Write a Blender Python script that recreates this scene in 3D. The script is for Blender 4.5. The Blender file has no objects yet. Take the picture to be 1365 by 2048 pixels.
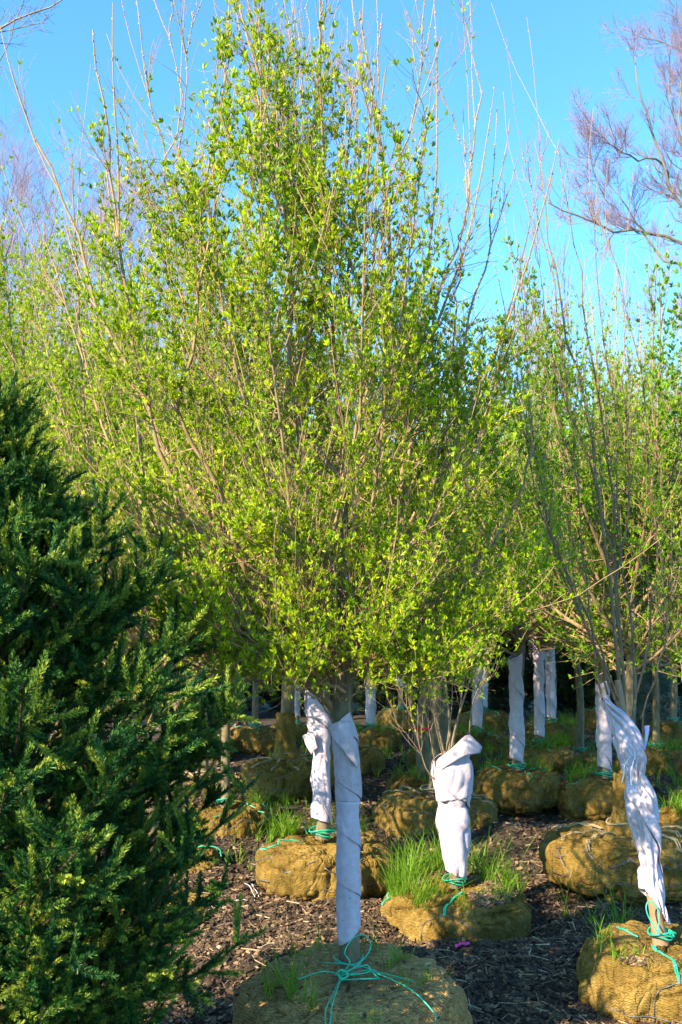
import bpy, math
import numpy as np

# ------------------------------------------------------------------ scene, camera, sky, sun
S = bpy.context.scene
C = S.collection
R_ = math.radians
FPX = 2000.0; CX = 682.5; HY = 1270.0; CAMH = 1.6       # focal length in photo pixels, principal column, horizon row, eye height

cam_d = bpy.data.cameras.new('camera'); cam = bpy.data.objects.new('camera', cam_d); C.objects.link(cam)
cam.location = (0, 0, CAMH); cam.rotation_euler = (R_(90), 0, 0)
cam_d.sensor_fit = 'VERTICAL'; cam_d.sensor_height = 36; cam_d.sensor_width = 24
cam_d.lens = 36 * FPX / 2048; cam_d.shift_y = (HY - 1024) / 2048
cam_d.clip_start = 0.05; cam_d.clip_end = 2000
cam_d.dof.use_dof = True; cam_d.dof.focus_distance = 3.9; cam_d.dof.aperture_fstop = 16
S.camera = cam

SUN_DIR = np.array([-0.72, -0.69, 0.0]); SUN_DIR /= np.linalg.norm(SUN_DIR)   # towards the sun, horizontally
SUN_EL = R_(30)
w = bpy.data.worlds.new('World'); S.world = w; w.use_nodes = True
nt = w.node_tree; bg = nt.nodes['Background']
sky = nt.nodes.new('ShaderNodeTexSky'); sky.sky_type = 'NISHITA'; sky.sun_disc = False
sky.sun_elevation = SUN_EL; sky.sun_rotation = math.atan2(SUN_DIR[0], SUN_DIR[1]) % (2 * math.pi)
sky.air_density = 1.0; sky.dust_density = 0.35; sky.ozone_density = 1.6; sky.altitude = 200
tint = nt.nodes.new('ShaderNodeMixRGB'); tint.blend_type = 'MULTIPLY'; tint.inputs[0].default_value = 1
tint.inputs[2].default_value = (0.56, 1.11, 1.38, 1)
nt.links.new(sky.outputs[0], tint.inputs[1]); nt.links.new(tint.outputs[0], bg.inputs[0])
bg.inputs[1].default_value = 0.112

sun_d = bpy.data.lights.new('sun', 'SUN'); sun = bpy.data.objects.new('sun', sun_d); C.objects.link(sun)
sun_d.energy = 5.0; sun_d.angle = R_(0.5); sun_d.color = (1.0, 0.87, 0.62)
_h = math.cos(SUN_EL)
from mathutils import Vector
sun.rotation_euler = Vector((SUN_DIR[0]*_h, SUN_DIR[1]*_h, math.sin(SUN_EL))).to_track_quat('Z', 'Y').to_euler()
sun.location = (-6, -4, 8)
S.view_settings.view_transform = 'Standard'; S.view_settings.look = 'None'
S.view_settings.gamma = 1; S.view_settings.exposure = 1.6
S.render.engine = 'CYCLES'
S.cycles.max_bounces = 6; S.cycles.diffuse_bounces = 3; S.cycles.transmission_bounces = 4

# ------------------------------------------------------------------ helpers
rng = np.random.default_rng(11)
def P(px, py, D): return np.array([(px - CX) / FPX * D, D, CAMH + (HY - py) / FPX * D])
def PP(pts, D0, D1):
    n = len(pts); return np.array([P(p[0], p[1], D0 + (D1 - D0) * i / (n - 1)) for i, p in enumerate(pts)])
def nrm(v): return v / np.maximum(np.linalg.norm(v, axis=-1, keepdims=True), 1e-9)

def _hash(i, j, k, s):
    h = (i.astype(np.int64) * 374761393 + j.astype(np.int64) * 668265263 + k.astype(np.int64) * 2147483647 + int(s * 10) * 1274126177) & 0xffffffff
    h = ((h ^ (h >> 13)) * 1274126177) & 0xffffffff
    h = ((h ^ (h >> 16)) * 2246822519) & 0xffffffff
    return ((h ^ (h >> 15)) & 0xffffff) / float(0xffffff)
def noise(x, y, z, s=0):
    x, y, z = np.broadcast_arrays(np.asarray(x, float), np.asarray(y, float), np.asarray(z, float))
    xi, yi, zi = np.floor(x), np.floor(y), np.floor(z)
    fx, fy, fz = x - xi, y - yi, z - zi
    fx, fy, fz = [f * f * (3 - 2 * f) for f in (fx, fy, fz)]
    r = 0
    for a in (0, 1):
        for b in (0, 1):
            for c in (0, 1):
                r = r + _hash(xi + a, yi + b, zi + c, s) * (fx if a else 1 - fx) * (fy if b else 1 - fy) * (fz if c else 1 - fz)
    return r
def fbm(x, y, z, s=0, o=3):
    r = 0; a = .5; t = 0
    for i in range(o):
        r = r + a * noise(x * 2 ** i, y * 2 ** i, z * 2 ** i, s + i); t += a; a *= .5
    return r / t
def ridge(x, y, z, s=0, p=4): return np.clip(1 - np.abs(2 * noise(x, y, z, s) - 1), 0, 1) ** p

class MB:
    def __init__(s): s.V = []; s.F = {}; s.A = []; s.n = 0
    def add(s, V, F, a=None):
        V = np.asarray(V, float).reshape(-1, 3)
        for f in (F if isinstance(F, list) else [F]):
            f = np.asarray(f, int); s.F.setdefault(f.shape[1], []).append(f + s.n)
        s.V.append(V); s.n += len(V)
        if a is None: a = np.full(len(V), .5)
        s.A.append(np.broadcast_to(np.asarray(a, float), (len(V),)))
    def mesh(s, name, mats, smooth=True, off=None):
        m = bpy.data.meshes.new(name)
        V = np.concatenate(s.V)
        if off is not None: V = V - np.asarray(off)
        m.vertices.add(len(V)); m.vertices.foreach_set('co', V.astype(np.float32).ravel())
        loops = []; tot = []
        for k, fs in s.F.items():
            f = np.concatenate(fs); loops.append(f.ravel()); tot.append(np.full(len(f), k))
        loops = np.concatenate(loops).astype(np.int32); tot = np.concatenate(tot).astype(np.int32)
        st = np.concatenate([[0], np.cumsum(tot)[:-1]]).astype(np.int32)
        m.loops.add(len(loops)); m.loops.foreach_set('vertex_index', loops)
        m.polygons.add(len(tot)); m.polygons.foreach_set('loop_start', st); m.polygons.foreach_set('loop_total', tot)
        m.polygons.foreach_set('use_smooth', np.full(len(tot), smooth))
        at = m.attributes.new('rnd', 'FLOAT', 'POINT'); at.data.foreach_set('value', np.concatenate(s.A).astype(np.float32))
        m.update(calc_edges=True)
        for q in (mats if isinstance(mats, (list, tuple)) else [mats]): m.materials.append(q)
        return m
    def build(s, name, mat, parent=None, smooth=True, off=None):
        return link(name, s.mesh(name, mat, smooth, off), parent)
def link(name, data, parent=None):
    o = bpy.data.objects.new(name, data); C.objects.link(o)
    if parent is not None: o.parent = parent
    return o
def tag(o, label=None, cat=None, group=None, kind=None):
    if label: o['label'] = label
    if cat: o['category'] = cat
    if group: o['group'] = group
    if kind: o['kind'] = kind
    return o
def empty(name, loc, label, cat, group=None):
    o = bpy.data.objects.new(name, None); C.objects.link(o); o.location = loc; o.empty_display_size = .1
    return tag(o, label, cat, group)

def tubes(mb, Pt, Rd, sides=5, a=None, cap=True):
    """Pt (m,n,3), Rd (m,n): m tubes at once"""
    Pt = np.asarray(Pt, float); Rd = np.asarray(Rd, float)
    if Pt.ndim == 2: Pt = Pt[None]; Rd = Rd[None]
    m, n, _ = Pt.shape
    if m == 0: return
    T = nrm(np.gradient(Pt, axis=1))
    avg = nrm(Pt[:, -1] - Pt[:, 0] + 1e-6)
    ref = np.where(np.abs(avg[:, 2:3]) > .8, np.array([[1.0, 0.2, 0]]), np.array([[0, 0.1, 1.0]]))
    U = np.zeros_like(T); u = nrm(np.cross(T[:, 0], ref) + 1e-5)
    for q in range(n):                                  # carry the frame along so the tube never pinches
        u = nrm(u - (u * T[:, q]).sum(-1, keepdims=True) * T[:, q]); U[:, q] = u
    W = np.cross(T, U)
    th = np.arange(sides) / sides * 2 * np.pi
    ring = U[:, :, None, :] * np.cos(th)[None, None, :, None] + W[:, :, None, :] * np.sin(th)[None, None, :, None]
    V = Pt[:, :, None, :] + ring * Rd[:, :, None, None]
    i = np.arange(m)[:, None, None]; j = np.arange(n - 1)[None, :, None]; k = np.arange(sides)[None, None, :]
    b = i * n * sides + j * sides; k2 = (k + 1) % sides
    F = np.stack([b + k, b + k2, b + sides + k2, b + sides + k], -1).reshape(-1, 4)
    A = None if a is None else np.repeat(np.broadcast_to(np.asarray(a, float), (m,)), n * sides)
    mb.add(V, F, A)

def spline(pts, n):
    """Catmull-Rom through pts resampled to n points"""
    pts = np.asarray(pts, float); k = len(pts)
    if k == 2: return pts[0] + (pts[1] - pts[0]) * np.linspace(0, 1, n)[:, None]
    ext = np.vstack([2 * pts[0] - pts[1], pts, 2 * pts[-1] - pts[-2]])
    d = np.concatenate([[0], np.cumsum(np.linalg.norm(np.diff(pts, axis=0), axis=1))]); t = np.interp(np.linspace(0, d[-1], n), d, np.arange(k))
    i = np.minimum(t.astype(int), k - 2); f = (t - i)[:, None]
    p0, p1, p2, p3 = ext[i], ext[i + 1], ext[i + 2], ext[i + 3]
    return .5 * ((2 * p1) + (-p0 + p2) * f + (2 * p0 - 5 * p1 + 4 * p2 - p3) * f ** 2 + (-p0 + 3 * p1 - 3 * p2 + p3) * f ** 3)

def grow(st, d, L, n, up=.3, wig=.15, r=rng):
    m = len(st); d = nrm(d); Pt = np.zeros((m, n, 3)); Pt[:, 0] = st; step = (np.asarray(L) / (n - 1))[:, None]
    upv = np.array([0, 0, 1.0])
    for i in range(1, n):
        d = nrm(d + upv * up / (n - 1) * 2 + r.normal(0, wig, (m, 3)) / math.sqrt(n))
        Pt[:, i] = Pt[:, i - 1] + d * step
    return Pt
def sample(Pt, Rd, idx, t):
    n = Pt.shape[1]; x = t * (n - 1); i = np.minimum(x.astype(int), n - 2); f = (x - i)
    a = Pt[idx, i]; b = Pt[idx, i + 1]
    return a + (b - a) * f[:, None], nrm(b - a), Rd[idx, i] * (1 - f) + Rd[idx, i + 1] * f
def perp(d, r=rng):
    q = r.normal(size=d.shape); q -= (q * d).sum(-1, keepdims=True) * d; return nrm(q)
def spawn(Pt, Rd, per, t0, t1, ang, Lf, n, up, wig, rs=.55, rmin=.0012, r=rng, out=None, rtip=.4):
    """per children for each parent branch"""
    m = len(Pt); idx = np.repeat(np.arange(m), per); k = len(idx)
    t = t0 + (t1 - t0) * r.random(k)
    pos, tan, rad = sample(Pt, Rd, idx, t)
    q = perp(tan, r)
    if out is not None: q = nrm(q + out(pos) * .6)
    a = np.radians(r.normal(ang, ang * .25, k))[:, None]
    d = tan * np.cos(a) + q * np.sin(a)
    L = Lf(t, k)
    c = grow(pos, d, L, n, up, wig, r)
    r0 = np.maximum(rad * rs, rmin); R = r0[:, None] * np.linspace(1, rtip, n)[None]
    return c, np.maximum(R, rmin * .7), idx, t

def leaves(mb, pos, ax, size, r=rng, six=True, width=.37, a=None):
    """folded leaf blades: pos, axis direction, length"""
    k = len(pos); ax = nrm(ax); side = perp(ax, r); nv = np.cross(ax, side)
    s = np.asarray(size)[:, None]; wd = s * width
    a = r.random(k) if a is None else a
    if six:
        cu = r.normal(0, .12, (k, 1)) * s
        v = np.stack([pos, pos + ax * s * .32 + side * wd * .46 + nv * s * .10, pos + ax * s * .68 + side * wd * .40 + nv * s * .08,
                      pos + ax * s + nv * cu, pos + ax * s * .68 - side * wd * .40 + nv * s * .08, pos + ax * s * .32 - side * wd * .46 + nv * s * .10], 1)
        b = np.arange(k)[:, None] * 6
        mb.add(v, np.concatenate([b + [0, 3, 2, 1], b + [0, 5, 4, 3]]), np.repeat(a, 6))
    else:
        v = np.stack([pos, pos + ax * s * .5 + side * wd * .55 + nv * s * .1, pos + ax * s, pos + ax * s * .5 - side * wd * .55 + nv * s * .1], 1)
        b = np.arange(k)[:, None] * 4
        mb.add(v, np.concatenate([b + [0, 2, 1], b + [0, 3, 2]]), np.repeat(a, 4))
def clusters(mb, Pt, Rd, per, nl, size, t0=.1, t1=1.0, keep=None, r=rng, six=True):
    if len(Pt) == 0: return
    idx = np.repeat(np.arange(len(Pt)), per); t = t0 + (t1 - t0) * r.random(len(idx))
    pos, tan, _ = sample(Pt, Rd, idx, t)
    if keep is not None:
        k = r.random(len(pos)) < keep(pos); pos, tan = pos[k], tan[k]
    ph = perp(tan, r)
    pos2 = np.repeat(pos, nl, 0); T2 = np.repeat(tan, nl, 0); H2 = np.repeat(ph, nl, 0)
    ax = T2 * .55 + H2 * .6 + perp(T2, r) * .55 + np.array([0, 0, .75]) * r.random((len(T2), 1)) * 1.4
    sz = size * np.repeat(r.uniform(.65, 1.15, len(pos)), nl) * r.uniform(.6, 1.15, len(pos2))
    tone = np.clip(np.repeat(r.random(len(pos)), nl) * .6 + r.random(len(pos2)) * .4, 0, 1)
    leaves(mb, pos2 + ax * .002, ax, sz, r, six, a=tone)
def buds(mb, Pt, Rd, per, r=rng, size=.006):
    idx = np.repeat(np.arange(len(Pt)), per); t = r.random(len(idx)); pos, tan, rad = sample(Pt, Rd, idx, t)
    q = perp(tan, r); d = nrm(tan + q * .5)
    pts = np.stack([pos + q * rad[:, None] * .5, pos + q * rad[:, None] + d * size * .5, pos + q * rad[:, None] + d * size], 1)
    tubes(mb, pts, np.broadcast_to(np.array([size * .25, size * .3, size * .05]), (len(pos), 3)), 4, a=.95)

# ------------------------------------------------------------------ materials
def new_mat(name):
    m = bpy.data.materials.new(name); m.use_nodes = True; t = m.node_tree
    return m, t, t.nodes['Principled BSDF']
def N(t, kind, **kw):
    n = t.nodes.new(kind)
    for k, v in kw.items():
        if k in n.inputs: n.inputs[k].default_value = v
        else: setattr(n, k, v)
    return n
def ramp(t, src, stops):
    r = t.nodes.new('ShaderNodeValToRGB'); e = r.color_ramp.elements
    while len(e) < len(stops): e.new(.5)
    for i, (p, c) in enumerate(stops): e[i].position = p; e[i].color = (*c, 1)
    t.links.new(src, r.inputs[0]); return r
def mixc(t, f, a, b, mode='MIX'):
    m = t.nodes.new('ShaderNodeMixRGB'); m.blend_type = mode
    for i, v in enumerate((f, a, b)):
        if hasattr(v, 'is_output'): t.links.new(v, m.inputs[i])
        elif isinstance(v, (int, float)): m.inputs[i].default_value = v
        else: m.inputs[i].default_value = (*v, 1)
    return m.outputs[0]
def bump(t, b, h, strength=.4, dist=.01):
    n = t.nodes.new('ShaderNodeBump'); n.inputs['Strength'].default_value = strength; n.inputs['Distance'].default_value = dist
    t.links.new(h, n.inputs['Height']); t.links.new(n.outputs[0], b.inputs['Normal']); return n
def coords(t, scale=(1, 1, 1)):
    c = t.nodes.new('ShaderNodeTexCoord'); mp = t.nodes.new('ShaderNodeMapping'); mp.inputs['Scale'].default_value = scale
    t.links.new(c.outputs['Object'], mp.inputs[0]); return mp.outputs[0]
def noi(t, vec, scale, detail=3, rough=.55):
    n = t.nodes.new('ShaderNodeTexNoise'); n.inputs['Scale'].default_value = scale; n.inputs['Detail'].default_value = detail
    n.inputs['Roughness'].default_value = rough; t.links.new(vec, n.inputs['Vector']); return n.outputs['Fac']

def leaf_mat(name, stops, trans=.35, rough=.42, tcol=(1.15, 1.1, .35)):
    m, t, b = new_mat(name)
    at = N(t, 'ShaderNodeAttribute', attribute_name='rnd'); rp = ramp(t, at.outputs['Fac'], stops)
    t.links.new(rp.outputs[0], b.inputs['Base Color']); b.inputs['Roughness'].default_value = rough
    b.inputs['Specular IOR Level'].default_value = .18
    tr = N(t, 'ShaderNodeBsdfTranslucent'); c = mixc(t, 1.0, rp.outputs[0], tcol, 'MULTIPLY'); t.links.new(c, tr.inputs[0])
    mx = N(t, 'ShaderNodeMixShader'); mx.inputs[0].default_value = trans
    t.links.new(b.outputs[0], mx.inputs[1]); t.links.new(tr.outputs[0], mx.inputs[2])
    t.links.new(mx.outputs[0], t.nodes['Material Output'].inputs[0]); return m
def bark_mat(name, c0, c1, c2, sc=60, tip=None):
    m, t, b = new_mat(name); v = coords(t, (1, 1, .25))
    n = noi(t, v, sc, 4); rp = ramp(t, n, [(.3, c0), (.5, c1), (.72, c2)])
    out = rp.outputs[0]
    n2 = noi(t, coords(t), 7, 2); out = mixc(t, mathn(t, 'MULTIPLY', n2, .5), out, (c0[0] * .8, c0[1] * 1.1, c0[2] * .6))
    if tip is not None:
        at = N(t, 'ShaderNodeAttribute', attribute_name='rnd'); out = mixc(t, at.outputs['Fac'], out, tip)
    t.links.new(out, b.inputs['Base Color']); b.inputs['Roughness'].default_value = .75
    bump(t, b, n, .5, .004); return m
def mathn(t, op, a, b=None):
    n = t.nodes.new('ShaderNodeMath'); n.operation = op
    for i, v in enumerate((a, b)):
        if v is None: continue
        if hasattr(v, 'is_output'): t.links.new(v, n.inputs[i])
        else: n.inputs[i].default_value = v
    return n.outputs[0]

M = {}
M['leaf'] = leaf_mat('leaf', [(0, (.045, .12, .004)), (.3, (.18, .32, .007)), (.65, (.42, .53, .012)), (1, (.64, .68, .03))], .42)  # dark end puts the look of shaded leaves into the colour, for contrast
M['leaf_far'] = leaf_mat('leaf_far', [(0, (.10, .21, .006)), (.4, (.27, .42, .008)), (.7, (.42, .54, .012)), (1, (.56, .64, .02))], .45)
M['leaf_broad'] = leaf_mat('leaf_broad', [(0, (.06, .16, .006)), (.5, (.15, .31, .008)), (1, (.32, .47, .012))], .38)
M['grass'] = leaf_mat('grass', [(0, (.08, .19, .012)), (.6, (.16, .30, .02)), (1, (.28, .38, .05))], .4)
M['needle'] = leaf_mat('needle', [(0, (.007, .036, .013)), (.35, (.022, .10, .022)), (.58, (.17, .27, .03)), (1, (.50, .47, .06))], .08, .38, (1, 1, .5))  # pale stops put sunlit highlights into the needle colour
M['needle_dark'] = leaf_mat('needle_dark', [(0, (.006, .02, .008)), (1, (.02, .05, .015))], .1, .5)
M['needle_blue'] = leaf_mat('needle_blue', [(0, (.09, .15, .12)), (1, (.26, .33, .27))], .1, .5, (1, 1, 1))
M['bark'] = bark_mat('bark', (.11, .065, .03), (.27, .17, .08), (.45, .31, .16), 60, (.38, .24, .12))
M['bark_grey'] = bark_mat('bark_grey', (.08, .05, .03), (.17, .12, .07), (.28, .21, .13), 70, (.36, .25, .15))
M['bark_brown'] = bark_mat('bark_brown', (.09, .045, .022), (.19, .105, .05), (.32, .20, .11), 70, (.38, .23, .13))
M['trunk'] = bark_mat('trunk_bark', (.085, .055, .028), (.17, .12, .065), (.27, .205, .12), 40)
M['bare'] = bark_mat('bare_wood', (.12, .09, .07), (.2, .16, .13), (.3, .25, .2), 3, (.27, .18, .25))
M['twig_brown'] = bark_mat('twig_brown', (.03, .016, .008), (.07, .038, .016), (.14, .075, .03), 60)

def burlap_mat(name='burlap', g=0.0, gr=0.0):
    m, t, b = new_mat(name); v = coords(t)
    big = noi(t, v, 4.5, 3); fine = noi(t, v, 60, 3)
    c = ramp(t, big, [(.3, (.12 + g + gr, .078 + g * .85, .018 + g * .5)), (.5, (.23 + g + gr, .142 + g * .85, .034 + g * .5)), (.7, (.34 + g + gr, .225 + g * .85, .065 + g * .5))]).outputs[0]
    c = mixc(t, .5, c, ramp(t, fine, [(.3, (.45, .45, .45)), (.7, (1.35, 1.3, 1.2))]).outputs[0], 'MULTIPLY')
    dirt = ramp(t, noi(t, v, 9, 4), [(.56, (0, 0, 0)), (.72, (1, 1, 1))]).outputs[0]
    c = mixc(t, mathn(t, 'MULTIPLY', dirt, .55), c, (.075, .048, .02))
    w1 = N(t, 'ShaderNodeTexWave', wave_type='BANDS', bands_direction='Z'); w1.inputs['Scale'].default_value = 48; w1.inputs['Distortion'].default_value = 1.2
    w2 = N(t, 'ShaderNodeTexWave', wave_type='BANDS', bands_direction='DIAGONAL'); w2.inputs['Scale'].default_value = 42; w2.inputs['Distortion'].default_value = 1.2
    for q in (w1, w2): t.links.new(v, q.inputs['Vector'])
    wv = mathn(t, 'ADD', w1.outputs['Fac'], w2.outputs['Fac'])
    c = mixc(t, .45, c, ramp(t, mathn(t, 'MULTIPLY', wv, .5), [(.2, (.55, .52, .5)), (.8, (1.3, 1.3, 1.3))]).outputs[0], 'MULTIPLY')
    t.links.new(c, b.inputs['Base Color']); b.inputs['Roughness'].default_value = .95; b.inputs['Specular IOR Level'].default_value = .1
    def rdg(sc, pw): return mathn(t, 'POWER', mathn(t, 'SUBTRACT', 1.0, mathn(t, 'ABSOLUTE', mathn(t, 'SUBTRACT', mathn(t, 'MULTIPLY', noi(t, coords(t, (1, 1, .55)), sc, 2), 2.0), 1.0))), pw)
    hh = mathn(t, 'ADD', mathn(t, 'MULTIPLY', wv, .24), mathn(t, 'MULTIPLY', noi(t, v, 28, 5), 1.0))
    hh = mathn(t, 'SUBTRACT', hh, mathn(t, 'ADD', mathn(t, 'MULTIPLY', rdg(6, 16.0), 1.3), mathn(t, 'MULTIPLY', rdg(15, 12.0), .6)))
    bump(t, b, hh, .8, .016); return m
M['burlap'] = burlap_mat(); M['burlap_worn'] = burlap_mat('burlap_worn', .12, .05)
def wrap_mat():
    m, t, b = new_mat('wrap_cloth'); v = coords(t)
    c = ramp(t, noi(t, v, 6, 4), [(.3, (.46, .38, .43)), (.6, (.60, .49, .56))]).outputs[0]
    st = ramp(t, noi(t, coords(t, (1, 1, .4)), 5, 3), [(.54, (0, 0, 0)), (.72, (1, 1, 1))]).outputs[0]
    c = mixc(t, mathn(t, 'MULTIPLY', st, .5), c, (.42, .33, .22))
    c = mixc(t, .35, c, ramp(t, noi(t, v, 45, 5, .7), [(.35, (.6, .58, .55)), (.6, (1.1, 1.1, 1.1))]).outputs[0], 'MULTIPLY')
    vo = N(t, 'ShaderNodeTexVoronoi'); vo.inputs['Scale'].default_value = 26; t.links.new(v, vo.inputs['Vector'])
    sp = ramp(t, vo.outputs['Distance'], [(.05, (1, 1, 1)), (.075, (0, 0, 0))]).outputs[0]
    c = mixc(t, mathn(t, 'MULTIPLY', sp, .8), c, (.12, .09, .07))
    t.links.new(c, b.inputs['Base Color']); b.inputs['Roughness'].default_value = .9; b.inputs['Specular IOR Level'].default_value = .15
    hh = mathn(t, 'ADD', noi(t, v, 350, 2), mathn(t, 'MULTIPLY', noi(t, coords(t, (1, 1, .6)), 22, 4), 2.2))
    bump(t, b, hh, .45, .008); return m
M['wrap'] = wrap_mat()
def plain(name, col, rough=.6, var=.25, sc=30, metal=0):
    m, t, b = new_mat(name); n = noi(t, coords(t), sc, 3)
    c = ramp(t, n, [(.3, tuple(x * (1 - var) for x in col)), (.7, tuple(min(1, x * (1 + var)) for x in col))]).outputs[0]
    t.links.new(c, b.inputs['Base Color']); b.inputs['Roughness'].default_value = rough; b.inputs['Metallic'].default_value = metal
    bump(t, b, n, .2, .003); return m
M['twine'] = plain('green_twine', (.015, .42, .24), .45)
M['rope'] = plain('sisal_rope', (.29, .215, .12), .9, .35, 120)
M['wire'] = plain('wire', (.16, .16, .18), .45, .3, 40, .7)
M['pink'] = plain('pink_tape', (.85, .04, .30), .5)
M['red'] = plain('red_ribbon', (.55, .01, .04), .5)
M['blue'] = plain('blue_tag', (.01, .04, .55), .4)
M['white_string'] = plain('white_string', (.7, .7, .75), .6)
M['lilac'] = plain('lilac_tag', (.55, .42, .75), .5)
def ground_mat():
    m, t, b = new_mat('mulch_ground'); v = coords(t)
    n = noi(t, v, 34, 6, .7); n2 = noi(t, v, 2.2, 3)
    c = ramp(t, n, [(.32, (.016, .010, .007)), (.5, (.055, .034, .022)), (.62, (.12, .078, .05)), (.75, (.25, .18, .12))]).outputs[0]
    c = mixc(t, .6, c, ramp(t, n2, [(.3, (.5, .5, .5)), (.7, (1.2, 1.15, 1.1))]).outputs[0], 'MULTIPLY')
    t.links.new(c, b.inputs['Base Color']); b.inputs['Roughness'].default_value = .95
    bump(t, b, n, 1.0, .05); return m
M['ground'] = ground_mat()
def chip_mat():
    m, t, b = new_mat('wood_chip'); at = N(t, 'ShaderNodeAttribute', attribute_name='rnd')
    c = ramp(t, at.outputs['Fac'], [(0, (.02, .012, .007)), (.35, (.075, .042, .022)), (.65, (.21, .125, .065)), (.9, (.38, .255, .14)), (1, (.5, .40, .27))]).outputs[0]
    c = mixc(t, .5, c, ramp(t, noi(t, coords(t), 160, 3), [(.3, (.6, .6, .6)), (.7, (1.3, 1.3, 1.3))]).outputs[0], 'MULTIPLY')
    t.links.new(c, b.inputs['Base Color']); b.inputs['Roughness'].default_value = .85; return m
M['chip'] = chip_mat()

# ------------------------------------------------------------------ ground and mulch
MOUNDS = [(.85, 4.75, .55, .35, .09), (1.6, 5.4, .5, .5, .06), (-1.9, 14.2, 1.3, .8, .38), (1.5, 7.6, .7, .5, .16), (2.4, 6.9, .6, .5, .1), (.2, 8.6, .9, .6, .12), (1.3, 4.0, .5, .4, .05), (-.3, 4.9, .5, .4, .05),
          (.64, 5.35, .55, .45, -.07), (2.8, 10.0, 1.0, .6, .15), (-.3, 11.5, 1.2, .6, .12)]
def gh(x, y):
    x = np.asarray(x, float); y = np.asarray(y, float)
    z = .10 * (fbm(x * .9, y * .9, 0, 5, 3) - .5) + .05 * (fbm(x * 4, y * 4, 0, 9, 3) - .5)
    near = np.exp(-((x / 12) ** 2 + ((y - 7) / 12) ** 2))
    z = z * (.3 + .7 * near) + near * (.045 * (fbm(x * 16, y * 16, 0, 19, 3) - .5) + .09 * (fbm(x * 3.1, y * 3.1, 0, 23, 2) - .5))
    for mx, my, sx, sy, a in MOUNDS: z = z + a * np.exp(-((x - mx) / sx) ** 2 - ((y - my) / sy) ** 2)
    return z - .01
def axis(lo, hi, st, far):
    a = list(np.arange(lo, hi, st)); s = st; x = hi
    while x < far: a.append(x); s *= 1.25; x += s
    s = st; x = lo - st; b = []
    while x > -far: b.append(x); s *= 1.25; x -= s
    return np.array(b[::-1] + a)
xs = axis(-3, 5, .03, 600); ys = axis(2.2, 13, .032, 900)
gx, gy = np.meshgrid(xs, ys); gz = gh(gx, gy)
gm = MB(); nx, ny = len(xs), len(ys)
ii, jj = np.meshgrid(np.arange(ny - 1), np.arange(nx - 1), indexing='ij'); q = (ii * nx + jj).ravel()
gm.add(np.stack([gx, gy, gz], -1), np.stack([q, q + 1, q + nx + 1, q + nx], -1))
tag(gm.build('ground', M['ground']), 'dark brown wood mulch ground under the nursery trees', 'ground', kind='structure')

def chip_boxes(mb, pos, L, W, T, tilt=.45, r=rng, tone=None):
    k = len(pos); az = r.random(k) * 6.283; ti = r.normal(0, tilt, k)
    ax = np.stack([np.cos(az) * np.cos(ti), np.sin(az) * np.cos(ti), np.sin(ti)], -1)
    sd = perp(ax, r); sd = nrm(sd * [1, 1, .35]); up = nrm(np.cross(ax, sd))
    sg = np.array([[-1, -1, -1], [1, -.6, -1], [1, .8, -1], [-1, 1, -1], [-1, -1, 1], [1, -.6, 1], [1, .8, 1], [-1, 1, 1]], float)
    V = pos[:, None, :] + .5 * (sg[None, :, 0:1] * (ax * L[:, None])[:, None, :] + sg[None, :, 1:2] * (sd * W[:, None])[:, None, :] + sg[None, :, 2:3] * (up * T[:, None])[:, None, :])
    b = np.arange(k)[:, None] * 8
    F = np.concatenate([b + f for f in ([0, 3, 2, 1], [4, 5, 6, 7], [0, 1, 5, 4], [1, 2, 6, 5], [2, 3, 7, 6], [3, 0, 4, 7])])
    tone = np.clip(r.beta(1.5, 3.0, k), 0, 1) if tone is None else tone
    mb.add(V, F, np.repeat(tone, 8))
cm = MB()
for (n, y0, y1, s) in ((52000, 3.0, 6.6, 1.0), (30000, 6.0, 11.0, 1.25), (14000, 10, 17, 1.7)):
    yy = rng.uniform(y0, y1, n); xx = (rng.uniform(-.30, .39, n)) * yy
    L = rng.gamma(3, .0068, n) * s + .006; W = L * rng.uniform(.25, 1.0, n); W = np.minimum(W, .022 * s)
    pos = np.stack([xx, yy, gh(xx, yy) + rng.uniform(0, .012, n)], -1)
    chip_boxes(cm, pos, L, W, rng.uniform(.0015, .005, n) * s)
n = 900; yy = rng.uniform(3.2, 7, n); xx = rng.uniform(-.25, .39, n) * yy     # long shredded strips
chip_boxes(cm, np.stack([xx, yy, gh(xx, yy) + .014], -1), rng.uniform(.05, .12, n), rng.uniform(.003, .008, n), rng.uniform(.002, .004, n), .18, tone=rng.uniform(.5, 1, n))
tag(cm.build('mulch_chips', M['chip'], smooth=False), 'loose shredded wood chips strewn over the ground', 'mulch', kind='stuff')

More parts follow.
